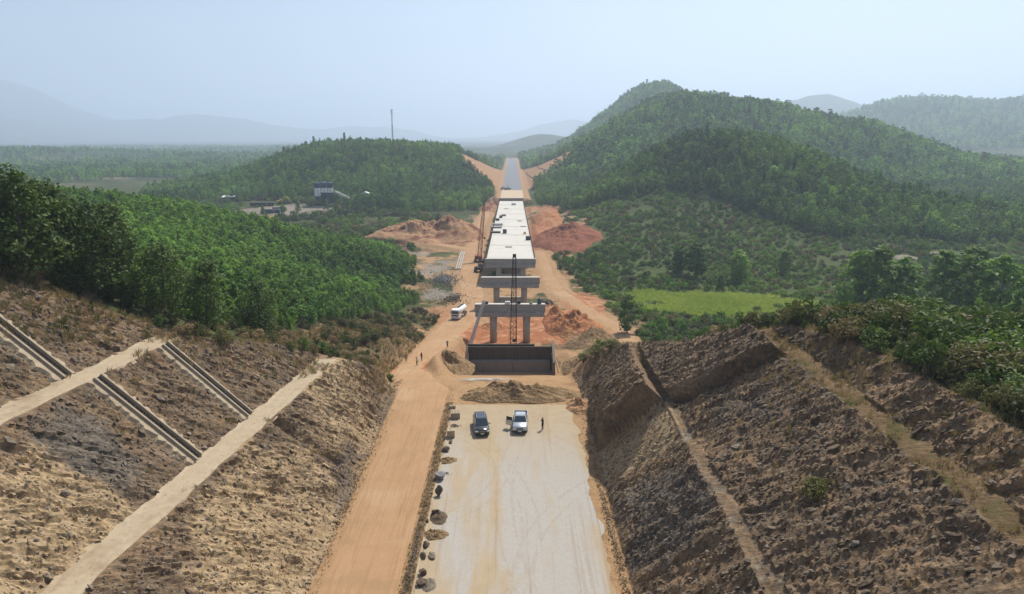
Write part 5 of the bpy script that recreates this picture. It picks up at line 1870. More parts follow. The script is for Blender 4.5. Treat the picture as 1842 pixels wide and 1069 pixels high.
person(976, 773, R(-60), 'cloth_black', 'cloth_black', 'person in black clothes standing right of the silver pickup', 2, 0.14)
person(731, 653, R(20), 'cloth_grey', 'cloth_khaki', 'person in grey shirt at the left edge of the dirt road', 0)
person(750, 659, R(140), 'cloth_white', 'cloth_black', 'person in white shirt in the middle of the dirt road, nearest of the three together', 1)
person(758.5, 650, R(60), 'cloth_black', 'cloth_blue', 'person in dark shirt on the right side of the dirt road', 0)
person(805, 627, R(-20), 'cloth_blue', 'cloth_black', 'person in blue farther down the dirt road, left of the piers', 1)
person(813, 664, R(200), 'cloth_grey', 'cloth_khaki', 'person standing on the earth bank left of the abutment', 0, None, 'yellow')


# ------------------------------------------------------------------ vegetation: prototypes
def leaf_cloud(rd, centres, radii, per, size, flat=0.55, droop=0.2):
    """quads scattered through a set of ellipsoidal clumps -> V, F, tint"""
    V = []; T = []
    for (c, r) in zip(centres, radii):
        n = per
        d = rd.normal(size=(n, 3)); d /= np.linalg.norm(d, axis=1)[:, None]
        rad = rd.uniform(0.35, 1.0, n) ** 0.6
        p = np.array(c) + d * rad[:, None] * np.array(r)
        nrm = d * 0.6 + rd.normal(size=(n, 3)) * 0.5 + np.array([0, 0, flat])
        nrm /= np.linalg.norm(nrm, axis=1)[:, None]
        a = np.cross(nrm, rd.normal(size=(n, 3))); a /= np.linalg.norm(a, axis=1)[:, None] + 1e-9
        b = np.cross(nrm, a)
        s = size * rd.uniform(0.6, 1.3, n)[:, None]
        q = np.stack([p - a * s, p - b * s * 0.5 - nrm * s * 0.12, p + a * s - nrm * s * droop, p + b * s * 0.5], 1)
        V.append(q.reshape(-1, 3))
        t = rd.uniform(0, 1) * 0.7 + rd.uniform(0, 0.3, n)
        T.append(np.repeat(t, 4))
    V = np.concatenate(V); T = np.concatenate(T)
    F = np.arange(len(V)).reshape(-1, 4)
    return V, F, T


def crown_mesh(name, V, F, T, mat):
    me = fast_mesh(name, V, F)
    point_color(me, 'tint', np.stack([T, T, T, np.ones_like(T)], 1))
    me.materials.append(MAT[mat])
    return me


def tree_data(seed, h, cr, base, nclump, per, leaf, shape='oval', trunk_r=None):
    rd = np.random.default_rng(seed)
    m = MB()
    bend = rd.normal(0, 0.02 * h, 2)
    tp = [(0, 0, -0.6), (bend[0] * .3, bend[1] * .3, h * .3), (bend[0], bend[1], h * .65), (bend[0] * 1.2, bend[1] * 1.2, h * .93)]
    r0 = trunk_r or h * 0.013
    m.tube(tp, [r0 * 1.25, r0, r0 * .6, r0 * .2], 6)
    C = []; Rr = []
    for k in range(nclump):
        f = (k + 0.5) / nclump
        z = base + (1 - base) * f
        if shape == 'cone':
            w_ = cr * (1 - f) ** 0.65 * 1.05 + 0.12 * cr
        elif shape == 'round':
            w_ = cr * math.sqrt(max(1 - (2 * f - 1) ** 2, 0.05))
        else:
            w_ = cr * (math.sin(math.pi * (0.18 + 0.78 * f)) ** 0.8)
        a = k * 2.4 + rd.uniform(-.5, .5)
        rr = w_ * rd.uniform(0.35, 0.85)
        c = (bend[0] * f + rr * math.cos(a), bend[1] * f + rr * math.sin(a), h * z * rd.uniform(.95, 1.03))
        s = cr * rd.uniform(0.30, 0.52) * (1 - .35 * f)
        C.append(c); Rr.append((s * 1.05, s * 1.05, s * rd.uniform(.6, .95)))
        if k % 2 == 0:
            zs = h * max(z - 0.12, 0.12)
            m.tube([(bend[0] * z, bend[1] * z, zs), ((bend[0] * z + c[0]) / 2, (bend[1] * z + c[1]) / 2, (zs + c[2]) / 2 + .1), c], [r0 * .5, r0 * .32, r0 * .1], 4, False)
    V, F, T = leaf_cloud(rd, C, Rr, per, leaf)
    me = bpy.data.meshes.new('trunk'); bmesh.ops.recalc_face_normals(m.bm, faces=m.bm.faces[:]); m.bm.to_mesh(me); m.bm.free()
    me.materials.append(MAT['bark'])
    return me, (V, F, T)


def shrub_data(seed, h, cr, nclump, per, leaf):
    rd = np.random.default_rng(seed)
    C = []; Rr = []
    m = MB()
    for k in range(nclump):
        a = k * 2.4 + rd.uniform(-.6, .6); rr = cr * math.sqrt((k + .3) / nclump) * .8
        z = h * rd.uniform(.25, .85) * (1 - .35 * rr / cr)
        c = (rr * math.cos(a), rr * math.sin(a), z)
        C.append(c); s = cr * rd.uniform(.28, .5); Rr.append((s, s, s * .8))
        m.tube([(0.1 * math.cos(a), .1 * math.sin(a), -.3), (c[0] * .5, c[1] * .5, z * .6), c], [.035 * h, .025 * h, .008 * h], 4, False)
    me = bpy.data.meshes.new('stems'); m.bm.to_mesh(me); m.bm.free(); me.materials.append(MAT['bark'])
    return me, leaf_cloud(rd, C, Rr, per, leaf, .3, .3)


def blades(seed, n, h, spread, wd, lean=0.5):
    rd = np.random.default_rng(seed)
    V = []; T = []
    for k in range(n):
        a = rd.uniform(0, 6.28); r = spread * math.sqrt(rd.uniform())
        b = np.array([r * math.cos(a), r * math.sin(a), -.03])
        out = np.array([math.cos(a + rd.normal(0, .5)), math.sin(a + rd.normal(0, .5)), 0]) * lean * rd.uniform(.2, 1)
        hh = h * rd.uniform(.55, 1.1)
        sd = np.array([-math.sin(a), math.cos(a), 0]) * wd
        tip = b + out * hh + np.array([0, 0, hh])
        mid = b + out * hh * .35 + np.array([0, 0, hh * .6])
        V += [b - sd, b + sd, mid + sd * .8, mid - sd * .8, mid - sd * .8, mid + sd * .8, tip + sd * .15, tip - sd * .15]
        T += [rd.uniform()] * 8
    return np.array(V), np.arange(len(V)).reshape(-1, 4), np.array(T)


def proto_collection(name, items):
    """items: list of lists of meshes; joined into one mesh per prototype (not linked to the scene)"""
    col = bpy.data.collections.new(name)
    for k, meshes in enumerate(items):
        bm = bmesh.new(); mats = []
        tints = []
        V = []; F = []; MI = []; TT = []; base = 0
        for me in meshes:
            n = len(me.vertices); v = np.empty(n * 3); me.vertices.foreach_get('co', v)
            for p_ in me.polygons:
                F.append([i + base for i in p_.vertices]); MI.append(len(mats))
            if 'tint' in me.attributes:
                t = np.empty(n * 4, np.float32); me.attributes['tint'].data.foreach_get('color', t); TT.append(t.reshape(-1, 4))
            else:
                TT.append(np.tile([.5, .5, .5, 1], (n, 1)))
            V.append(v.reshape(-1, 3)); base += n; mats.append(me.materials[0])
        bm.free()
        me = bpy.data.meshes.new('%s_%02d' % (name, k))
        me.from_pydata(np.concatenate(V).tolist(), [], F)
        me.polygons.foreach_set('material_index', MI)
        for q_ in mats: me.materials.append(q_)
        point_color(me, 'tint', np.concatenate(TT))
        ob = bpy.data.objects.new('%s_%02d' % (name, k), me)
        col.objects.link(ob)
    return col


def scatter(name, P, rot, scl, idx, col, label, cat):
    n = len(P)
    me = bpy.data.meshes.new(name)
    me.vertices.add(n); me.vertices.foreach_set('co', np.asarray(P, np.float32).ravel())
    a = me.attributes.new('rot', 'FLOAT_VECTOR', 'POINT'); a.data.foreach_set('vector', np.asarray(rot, np.float32).ravel())
    a = me.attributes.new('scl', 'FLOAT_VECTOR', 'POINT'); a.data.foreach_set('vector', np.asarray(scl, np.float32).ravel())
    a = me.attributes.new('idx', 'INT', 'POINT'); a.data.foreach_set('value', np.asarray(idx, np.int32))
    o = bpy.data.objects.new(name, me); COL.objects.link(o)
    g = bpy.data.node_groups.new(name, 'GeometryNodeTree')
    g.interface.new_socket('Geometry', in_out='INPUT', socket_type='NodeSocketGeometry')
    g.interface.new_socket('Geometry', in_out='OUTPUT', socket_type='NodeSocketGeometry')
    gi = g.nodes.new('NodeGroupInput'); go = g.nodes.new('NodeGroupOutput')
    iop = g.nodes.new('GeometryNodeInstanceOnPoints')
    ci = g.nodes.new('GeometryNodeCollectionInfo')
    ci.inputs['Collection'].default_value = col
    ci.inputs['Separate Children'].default_value = True
    ci.inputs['Reset Children'].default_value = True
    iop.inputs['Pick Instance'].default_value = True
    L = g.links.new
    L(gi.outputs[0], iop.inputs['Points']); L(ci.outputs[0], iop.inputs['Instance'])
    for nm, dt, sock in (('rot', 'FLOAT_VECTOR', 'Rotation'), ('scl', 'FLOAT_VECTOR', 'Scale'), ('idx', 'INT', 'Instance Index')):
        na = g.nodes.new('GeometryNodeInputNamedAttribute'); na.data_type = dt; na.inputs[0].default_value = nm
        L(na.outputs[0], iop.inputs[sock])
    L(iop.outputs[0], go.inputs[0])
    md = o.modifiers.new('scatter', 'NODES'); md.node_group = g
    return tag(o, label, cat, kind='stuff')


def grid_points(x0, x1, y0, y1, sp, jit=0.42):
    xs = np.arange(x0, x1, sp); ys = np.arange(y0, y1, sp)
    X, Y = np.meshgrid(xs, ys)
    X = X + (np.arange(len(ys))[:, None] % 2) * sp * .5
    X = X.ravel() + rng.uniform(-jit, jit, X.size) * sp; Y = Y.ravel() + rng.uniform(-jit, jit, Y.size) * sp
    return X, Y


MOUNDS = [(-44, 352, 33, 29), (27, 328, 18, 32), (19, 400, 10, 36), (15.5, 176, 9, 13), (19.5, 161, 7, 9), (-15.6, 480, 8, 24)]


def site(X, Y):
    """height, zone masks and pixel for scatter points; drops those out of the picture"""
    Z = H(X, Y)
    px, py, dep = project(X, Y, Z)
    k = (px > -160) & (px < 2000) & (py < 1180) & (py > 80)
    X, Y, Z = X[k], Y[k], Z[k]
    n = np.full_like(Z, -100.0); c = np.full_like(Z, 100.0)
    nr = Y < 135
    if nr.any():
        n[nr] = natural(X[nr], Y[nr]); c[nr] = cut_surface(X[nr], Y[nr])
    fr = (Y > 480) & (Y < 1600) & (np.abs(X) < 160)
    if fr.any():
        n[fr] = natural(X[fr], Y[fr])
    A, B, C = zones(X, Y, Z, n, c)
    free = (A.max(1) * 0 + np.maximum.reduce([A[:, 0], A[:, 1], A[:, 2]])) < 0.38
    free &= (B[:, 1] < 0.35)
    d, _ = path_dist(X, Y, HAUL); free &= d > 1.2
    for mx, my, rx, ry in MOUNDS:
        free &= ((X - mx) / rx) ** 2 + ((Y - my) / ry) ** 2 > 1.0
    free &= ~((np.abs(X) < 13) & (Y > 90))
    return X, Y, Z, A, B, C, n, c, free


def spin(n, tilt=0.06):
    return np.stack([rng.normal(0, tilt, n), rng.normal(0, tilt, n), rng.uniform(0, 6.283, n)], 1)


def sizes(n, lo, hi, v=0.15):
    s = rng.uniform(lo, hi, n)
    return np.stack([s * rng.uniform(1 - v, 1 + v, n), s * rng.uniform(1 - v, 1 + v, n), s * rng.uniform(1 - v, 1 + v, n)], 1)


def take(mask, *arr):
    return [a[mask] for a in arr]


# near trees: trunk and crown as separate meshes shared by the individuals
NEAR = []
for k, (h, cr, base, shape, mat) in enumerate([(9.0, 2.1, .22, 'oval', 'leaf_forest'), (9.5, 1.8, .18, 'cone', 'leaf_forest'), (8.2, 2.2, .2, 'oval', 'leaf_dark'), (8.8, 2.0, .15, 'cone', 'leaf_forest'), (7.6, 2.3, .16, 'round', 'leaf_forest')]):
    tr, (V, F, T) = tree_data(200 + k, h, cr, base, 26, 60, 0.30, shape)
    NEAR.append((tr, crown_mesh('crown', V, F, T, mat), h))
BIG = []
for k, (h, cr, mat) in enumerate([(10, 3.3, 'leaf_darkest'), (10, 2.9, 'leaf_darkest'), (10, 3.6, 'leaf_darkest')]):
    tr, (V, F, T) = tree_data(230 + k, h, cr, .14, 46, 95, 0.19, 'oval', .14)
    BIG.append((tr, crown_mesh('crown', V, F, T, mat), h))
SHR = []
for k, mat in enumerate(['leaf_darkest', 'leaf_bright', 'leaf_scrub', 'leaf_dark', 'leaf_yellow']):
    st, (V, F, T) = shrub_data(260 + k, 2.4, 1.7, 15, 62, 0.16)
    SHR.append((st, crown_mesh('foliage', V, F, T, mat), 2.4))


def tree_obj(name, proto, loc, h, label, cat, group, wide=1.0, parts=('trunk', 'crown')):
    tr, cw, ph = proto
    root = empty(name, loc, rng.uniform(0, 6.28), label, cat, group)
    s = h / ph
    root.scale = (s * wide, s * wide, s)
    link_mesh(parts[0], tr, None, root); link_mesh(parts[1], cw, None, root)
    return root


# ---- named trees on the left crest
for k, (px, pyb, pyt, w_, lab) in enumerate([
        (52, 512, 303, 1.15, 'tallest dark tree of the clump at the left edge, second from the edge'),
        (4, 498, 312, 1.2, 'dark tree cut by the left edge of the picture'),
        (100, 518, 326, 1.0, 'dark tree right of the tallest one on the left crest'),
        (172, 540, 362, 1.15, 'broad dark tree between left crest clump and the plantation'),
        (222, 552, 368, 1.0, 'dark slender tree at the right end of the left crest clump'),
        (135, 530, 372, 0.9, 'smaller dark tree filling the gap in the left crest clump'),
        (300, 575, 440, 1.2, 'bushy dark tree standing above the end of the upper berm'),
        (372, 600, 470, 1.1, 'dark tree at the wood edge above the second drain chute'),
        (470, 606, 505, 1.1, 'low dark tree at the wood edge left of the lower berm end')]):
    b = ray_hit(px, pyb)
    t = at_y(px, pyt, b.y)
    tree_obj('dark_tree', BIG[k % 3], (b.x, b.y, b.z - .1), max(t.z - b.z, 3), lab, 'tree', 'dark trees along the left crest', w_ * .95)

# ---- valley trees on the right meadow
for k, (px, pyb, pyt, lab) in enumerate([
        (1222, 492, 446, 'valley tree on the meadow, leftmost of the group above the green field'), (1252, 502, 440, 'dark valley tree second from left above the green field'),
        (1328, 508, 455, 'wide valley tree above the middle of the green field'), (1408, 497, 452, 'valley tree standing alone at the right of the meadow'),
        (1070, 478, 455, 'round bush like tree left on the meadow, close to the red soil heap'), (1295, 522, 495, 'low bushy tree at the upper border of the green field')]):
    b = ray_hit(px, pyb); t = at_y(px, pyt, b.y)
    tree_obj('valley_tree', NEAR[2 if k % 2 else 4], b, max(t.z - b.z, 3) * 1.05, lab, 'tree', 'single trees on the valley meadow', 1.25)

# ---- right crest: bushes and small trees
for k, (px, pyb, pyt, j, lab) in enumerate([
        (1535, 570, 463, 2, 'leafy small tree at the left end of the right crest thicket'), (1572, 575, 456, 0, 'tallest small tree of the right crest thicket'),
        (1612, 572, 478, 1, 'lighter small tree in the middle of the right crest thicket'), (1688, 575, 464, 2, 'small tree with round top in the right crest thicket'),
        (1742, 580, 458, 0, 'tall small tree right in the right crest thicket'), (1790, 590, 478, 1, 'small tree at the right end of the crest thicket'), (1838, 600, 500, 2, 'small tree cut by the right edge of the picture')]):
    b = ray_hit(px, pyb); t = at_y(px, pyt, b.y)
    tree_obj('crest_tree', [NEAR[2], NEAR[4], NEAR[0]][j], (b.x, b.y, b.z - .2), max(t.z - b.z, 2) * 1.12, lab, 'tree', 'small trees of the right crest thicket', 1.15)
b = ray_hit(1128, 600); t = at_y(1128, 535, b.y)
tree_obj('green_tree', (NEAR[4][0], crown_mesh('crown', *tree_data(301, 7.6, 2.3, .1, 22, 60, .26, 'round')[1], 'leaf_bright'), 7.6), b, t.z - b.z + .5, 'bright green young tree at the left tip of the right hill', 'tree', None, 1.1)


def shrub_at(px, py, h, j, lab, wide=1.0, group='bushes along the right crest'):
    b = ray_hit(px, py)
    return tree_obj('bush', SHR[j], (b.x, b.y, b.z - .1), h, lab, 'bush', group, wide, ('stems', 'foliage'))


for k in range(64):
    t = rng.uniform(0, 1)
    px = 1470 + 400 * t ** .9; lo = np.interp(px, [1470, 1560, 1650, 1720, 1760, 1842], [585, 592, 618, 655, 690, 745])
    py = lo - rng.uniform(0, 1) ** 1.3 * np.interp(px, [1470, 1600, 1842], [30, 60, 130])
    shrub_at(px, py, rng.uniform(1.8, 4.0), [0, 0, 2, 3, 0, 2, 0][k % 7], 'dark leafy bush in the thicket on the right crest', rng.uniform(.9, 1.3))
for k, (px, py, h, j, lab) in enumerate([(1500, 583, 1.3, 4, 'low yellow green bush at the left end of the right crest'), (1545, 588, 1.2, 4, 'low yellow green bush under the leafy small tree'), (1622, 602, 1.3, 4, 'low yellow green bush in the middle of the right crest'),
                                       (1790, 690, 1.8, 1, 'bright green bush hanging over the right face near the picture edge'), (1765, 660, 1.4, 4, 'yellow green bush above the overhang on the right crest'), (1745, 690, 1.2, 4, 'small yellow bush at the lip of the right overhang'), (1820, 660, 2.2, 1, 'bright bush at the right picture edge'),
                                       (1465, 890, 1.6, 2, 'lone green bush growing on the right rock face'), (1360, 560, 1.8, 0, 'dark bush at the edge of the right hill beside the field'), (1400, 556, 2.0, 3, 'feathery dark bush left of the plume grass'), (1430, 560, 1.8, 0, 'dark bush directly left of the plume grass'), (1330, 575, 1.6, 2, 'brownish bush on the nose of the right hill'),
                                       (1255, 590, 2.0, 0, 'dark bush at the field corner left of the right hill nose'), (1190, 610, 2.2, 2, 'bush below the field corner on the right hill'), (1160, 605, 2.2, 3, 'dark bush right of the bright young tree'), (1075, 640, 2.2, 2, 'grassy bush on the left tip of the right hill'), (1050, 650, 1.8, 2, 'low bush at the abutment end of the right hill'), (1100, 628, 1.8, 2, 'low scrub bush below the bright young tree')]):
    shrub_at(px, py, h, j, lab, 1.1, None)
# plume grass
b = ray_hit(1484, 572)
root = empty('plume_grass', b, 0, 'tall pale feathery plume grass on the right crest', 'grass clump')
V, F, T = blades(5, 90, 2.0, .7, .035, .5); link_mesh('leaves', crown_mesh('leaves', V, F, T, 'leaf_scrub'), None, root)
for k in range(16):
    a = rng.uniform(0, 6.28); r_ = rng.uniform(.2, 1.3); hh = rng.uniform(2.4, 3.3)
    V, F, T = leaf_cloud(np.random.default_rng(k), [(r_ * math.cos(a), r_ * math.sin(a), hh)], [(.16, .16, .6)], 40, .12, .1)
    pl = link_mesh('plume', crown_mesh('plume', V, F, T, 'plume'), None, root)
    MB().tube([(r_ * .3 * math.cos(a), r_ * .3 * math.sin(a), 0), (r_ * math.cos(a), r_ * math.sin(a), hh)], .012, 4).build('stalk', 'leaf_dry', pl)

# ---- the plantation on the left ridge
X, Y = grid_points(-235, -24, 72, 330, 2.0)
X, Y, Z, A, B, C, n, c, free = site(X, Y)
edge_x = np.interp(Y, [70, 95, 125, 160, 215, 260, 330], [-46, -37, -33.5, -34, -29, -33, -60]) + fbm(Y / 9.0, Y * 0, 3, 4) * 3
ok = free & (X < edge_x) & (B[:, 2] < .45) & (Z > -13.3) & ~((Y < 120) & (n > c - 2.2))
ok &= ~((X > -52) & (Y < 78))
X, Y, Z = take(ok, X, Y, Z)
px, py, dep = project(X, Y, Z + 4)
infr = (px > 0) & (px < 1842)
order = np.argsort(np.where(infr, dep, 1e9))
ind = order[:245]
rest = np.setdiff1d(np.arange(len(X)), ind)
ex_ = np.interp(Y, [70, 95, 125, 160, 215, 260, 330], [-46, -37, -33.5, -34, -29, -33, -60])
hs = rng.uniform(4.6, 6.8, len(X)) * (.5 + .5 * sstep(0, 16, ex_ - X)) * (1 + .2 * fbm(X / 9., Y / 9., 3, 5)) * np.clip(1.5 - dep / 260, 1.0, 1.25)
for i in ind:
    tree_obj('plantation_tree', NEAR[int(rng.integers(0, 5))], (X[i], Y[i], Z[i] - .1), hs[i], 'slender green tree among the nearest rows of the left ridge plantation', 'tree', 'nearest trees of the left ridge plantation', rng.uniform(.85, 1.15))

FOREST = []
for k, (h, cr, base, shape, mat) in enumerate([(8.6, 2.1, .2, 'oval', 'leaf_forest'), (9.2, 1.9, .15, 'oval', 'leaf_forest'), (7.6, 2.6, .2, 'round', 'leaf_forest'), (8.0, 2.3, .12, 'round', 'leaf_far'), (7.4, 2.6, .15, 'round', 'leaf_dark')]):
    tr, (V, F, T) = tree_data(320 + k, h, cr, base, 18, 26, 0.42, shape)
    FOREST.append([tr, crown_mesh('c', V, F, T, mat)])
COL_FOREST = proto_collection('forest_tree', FOREST)
FAR = []
for k, (h, cr, shape, mat) in enumerate([(8.0, 2.4, 'oval', 'leaf_far'), (7.4, 2.9, 'round', 'leaf_far'), (7.0, 3.2, 'round', 'leaf_far'), (8.6, 2.6, 'round', 'leaf_dark')]):
    tr, (V, F, T) = tree_data(350 + k, h, cr, .12, 11, 15, 0.72, shape)
    FAR.append([tr, crown_mesh('c', V, F, T, mat)])
COL_FAR = proto_collection('far_tree', FAR)
SHRUBS = []
for k, mat in enumerate(['leaf_scrub', 'leaf_forest', 'leaf_dark', 'leaf_bright']):
    st, (V, F, T) = shrub_data(380 + k, 2.2, 1.5, 10, 24, .26)
    SHRUBS.append([st, crown_mesh('c', V, F, T, mat)])
COL_SHRUB = proto_collection('shrub', SHRUBS)
FINE = []
for k, mat in enumerate(['leaf_scrub', 'leaf_dark', 'leaf_darkest', 'leaf_yellow', 'leaf_dry', 'leaf_scrub']):
    st, (V, F, T) = shrub_data(390 + k, 2.2 + .3 * (k % 3), 1.3, 14, 60, .13)
    FINE.append([st, crown_mesh('c', V, F, T, mat)])
COL_FINE = proto_collection('fine_shrub', FINE)
TUFT = [[crown_mesh('t', *blades(400 + k, 26, .75, .28, .022, .55), 'leaf_dry' if k < 3 else 'leaf_scrub')] for k in range(4)]
COL_TUFT = proto_collection('tuft', TUFT)
COL_FIELD = proto_collection('field_tuft', [[crown_mesh('t', *blades(420 + k, 22, 1.2, .8, .07, .4), 'leaf_field')] for k in range(2)])


def plant(name, X, Y, Z, lo, hi, col, nproto, label, cat, tilt=.05, v=.15, sink=.15, weights=None):
    n = len(X)
    idx = rng.integers(0, nproto, n) if weights is None else rng.choice(nproto, n, p=weights)
    S = sizes(n, lo, hi, v)
    if cat == 'woodland':
        S *= (1 + .28 * fbm(X / 16.0, Y / 16.0, 3, 77))[:, None]
    return scatter(name, np.stack([X, Y, Z - sink], 1), spin(n, tilt), S, idx, col, label, cat)


sc_ = hs[rest] / 9.0
n = len(rest)
scatter('ridge_woodland', np.stack([X[rest], Y[rest], Z[rest] - .1], 1), spin(n, .04), np.stack([sc_ * rng.uniform(.9, 1.25, n), sc_ * rng.uniform(.9, 1.25, n), sc_], 1), rng.integers(0, 5, n), COL_FOREST, 'dense green plantation covering the left ridge', 'woodland')

# ---- wooded hill with the mast
X, Y = grid_points(-480, -17, 425, 850, 3.3)
X, Y, Z, A, B, C, n, c, free = site(X, Y)
hl = hills(X, Y)
front = np.interp(X, [-480, -300, -200, -150, -90, -40, -17], [560, 540, 515, 510, 462, 436, 445])
ok = free & (Y > front + fbm(X / 14.0, Y / 14.0, 3, 8) * 8) & (hl > 0.3)
X, Y, Z = take(ok, X, Y, Z)
tall = fbm(X / 45.0, Y / 45.0, 3, 19)
plant('hill_woodland', X, Y, Z, .5, 1.1, COL_FOREST, 5, 'green woodland over the round hill with the radio mast', 'woodland')
# taller trees on its skyline
for k, (px, dpt, h) in enumerate([(512, 730, 13), (545, 735, 11), (552, 740, 12), (566, 742, 15), (592, 740, 12), (608, 742, 11), (622, 740, 17), (650, 745, 11), (498, 720, 11), (870, 560, 13), (884, 548, 12)]):
    x_ = (px - 921) / FPX * dpt / 1.02; yy = dpt
    tree_obj('skyline_tree', NEAR[k % 5], (x_, yy, H1(x_, yy) - .2), h, 'tall single tree on the skyline of the mast hill, ' + ['leftmost but one', 'third from the left', 'fourth from the left', 'fifth from the left', 'in the middle of the row', 'left of the tallest', 'tallest of all', 'rightmost near the mast', 'leftmost', 'farther right foot', 'right foot beside road'][k], 'tree', 'tall trees of the mast hill', .8)

# ---- scrub in front of the plant and behind the ridge
X, Y = grid_points(-330, -48, 300, 520, 4.2)
X, Y, Z, A, B, C, n, c, free = site(X, Y)
front = np.interp(X, [-480, -300, -200, -150, -90, -40], [560, 540, 515, 510, 462, 436])
dn = fbm(X / 25.0, Y / 25.0, 3, 12)
ok = free & (Y < front) & (dn > -.25) & (hills(X, Y) < 12)
X, Y, Z = take(ok, X, Y, Z)
plant('valley_scrub', X, Y, Z, .8, 2.3, COL_SHRUB, 4, 'scrub and small trees on the valley floor round the concrete plant', 'scrub', weights=[.35, .3, .3, .05])
for k in range(14):
    x_ = [-112, -105, -98, -92, -118, -88, -125, -100, -142, -150, -110, -83, -94, -160][k]; yy = [470, 462, 474, 458, 458, 470, 462, 450, 455, 448, 445, 462, 440, 440][k]
    tree_obj('plant_tree', NEAR[k % 5], (x_, yy, H1(x_, yy) - .1), rng.uniform(5.5, 9), 'green tree standing before the concrete plant', 'tree', 'trees before the concrete plant', 1.2)

# ---- right hills
X, Y = grid_points(20, 420, 305, 600, 3.1)
X, Y, Z, A, B, C, n, c, free = site(X, Y)
front = np.interp(X, [20, 40, 62, 102, 125, 142, 200, 260, 420], [430, 412, 400, 370, 338, 316, 314, 322, 345])
ok = free & (Y > front + fbm(X / 12.0, Y / 12.0, 3, 8) * 6) & ~((X < 30) & (Y < 430))
X, Y, Z = take(ok, X, Y, Z)
plant('knob_woodland', X, Y, Z, .5, 1.12, COL_FOREST, 5, 'dark green woodland on the near knob right of the bridge', 'woodland', weights=[.22, .2, .16, .06, .36])
X, Y = grid_points(16, 900, 600, 1010, 4.0)
X, Y, Z, A, B, C, n, c, free = site(X, Y)
X, Y, Z = take(free, X, Y, Z)
plant('round_hill_woodland', X, Y, Z, .55, 1.2, COL_FAR, 4, 'green woodland over the big round hill on the right', 'woodland')
X, Y = grid_points(420, 900, 345, 600, 4.6)
X, Y, Z, A, B, C, n, c, free = site(X, Y)
X, Y, Z = take(free, X, Y, Z)
plant('east_woodland', X, Y, Z, .55, .85, COL_FAR, 4, 'even pale green plantation beyond the river bed on the right', 'woodland', weights=[.4, .3, .3, 0])
X, Y = grid_points(16, 950, 1010, 1620, 6.2)
X, Y, Z, A, B, C, n, c, free = site(X, Y)
X, Y, Z = take(free, X, Y, Z)
plant('back_ridge_woodland', X, Y, Z, .95, 1.5, COL_FAR, 4, 'bluish woodland on the high ridge behind the round hill', 'woodland')
X, Y = grid_points(-700, -18, 850, 1620, 9.0)
X, Y, Z, A, B, C, n, c, free = site(X, Y)
X, Y, Z = take(free & (fbm(X / 90., Y / 90., 3, 33) > -.15), X, Y, Z)
plant('road_side_woodland', X, Y, Z, .8, 1.5, COL_FAR, 4, 'hazy woods left of the far straight road', 'woodland')
X, Y = grid_points(600, 2700, 1620, 2700, 15)
X, Y, Z, A, B, C, n, c, free = site(X, Y)
plant('blue_hill_woodland', X, Y, Z, 1.8, 2.9, COL_FAR, 4, 'blue hazy woods on the far right hills', 'woodland')
X, Y = grid_points(-2600, -250, 560, 3600, 14)
X, Y, Z, A, B, C, n, c, free = site(X, Y)
ok = (fbm(X / 210., Y / 120., 4, 37) > -0.12) & ~((X > -480) & (Y < 850))
X, Y, Z = take(ok, X, Y, Z)
plant('plain_woodland', X, Y, Z, .8, 1.5, COL_FAR, 4, 'hazy belts of trees across the left plain', 'woodland')

# ---- meadow scrub, green field
X, Y = grid_points(18, 330, 150, 425, 2.7)
X, Y, Z, A, B, C, n, c, free = site(X, Y)
dn = fbm(X / 16.0, Y / 16.0, 4, 52)
front = np.interp(X, [20, 40, 62, 102, 125, 142, 200, 260, 420], [430, 412, 400, 370, 338, 316, 314, 322, 345])
ok = free & (field_mask(X, Y) < .25) & (dn > -.42) & (Y < front + 3)
X, Y, Z, dn = take(ok, X, Y, Z, dn)
plant('meadow_scrub', X, Y, Z, .35, 1.3, COL_SHRUB, 4, 'uneven green scrub over the valley meadow right of the bridge', 'scrub', weights=[.36, .3, .16, .18])
X, Y = grid_points(20, 120, 184, 242, .85)
X, Y, Z, A, B, C, n, c, free = site(X, Y)
ok = field_mask(X, Y) > rng.uniform(.25, .75, len(X))
X, Y, Z = take(ok, X, Y, Z)
plant('crop_field', X, Y, Z, .7, 1.15, COL_FIELD, 2, 'bright yellow green crop field in the valley right of the bridge', 'field', .1)

# ---- rough scrub and dry grass along both crests
X, Y = grid_points(-66, -18, 44, 190, 1.15)
X, Y, Z, A, B, C, n, c, free = site(X, Y)
edge_x = np.interp(Y, [70, 95, 125, 160, 215], [-46, -37, -33.5, -34, -29])
near_cut = (n > c - 3.4) & (n < c + .6) & (Y < 120)
verge = (X > edge_x - 4) & (Y > 84) & (n <= c + .3) & (A[:, 1] < .5)
dn = fbm(X / 5.0, Y / 5.0, 3, 61)
ok = (near_cut | verge | ((X < -44) & (Y < 84) & (n < c + .4))) & (dn > -.05) & (X < -19)
Xs, Ys, Zs = take(ok & (rng.uniform(size=len(X)) < .32), X, Y, Z)
plant('crest_scrub', Xs, Ys, Zs, .3, .95, COL_FINE, 6, 'low brown green scrub between left rock face and woodland', 'scrub', weights=[.34, .06, .10, .02, .26, .22])
X, Y = grid_points(-64, -17, 40, 185, .62)
X, Y, Z, A, B, C, n, c, free = site(X, Y)
dn = fbm(X / 4.0, Y / 4.0, 3, 71)
ok = (B[:, 2] > .3) & (dn > -.3) & (A[:, 1] < .6)
sp_ = (A[:, 0] > .5) & (rng.uniform(size=len(X)) < .02) & (X < -19)
X, Y, Z = take((ok & (X < -18)) | sp_, X, Y, Z)
plant('dry_grass', X, Y, Z, .5, 1.25, COL_TUFT, 4, 'dry straw coloured grass along the left crest', 'grass', .15, weights=[.25, .25, .2, .3])
X, Y = grid_points(11, 62, 34, 128, .62)
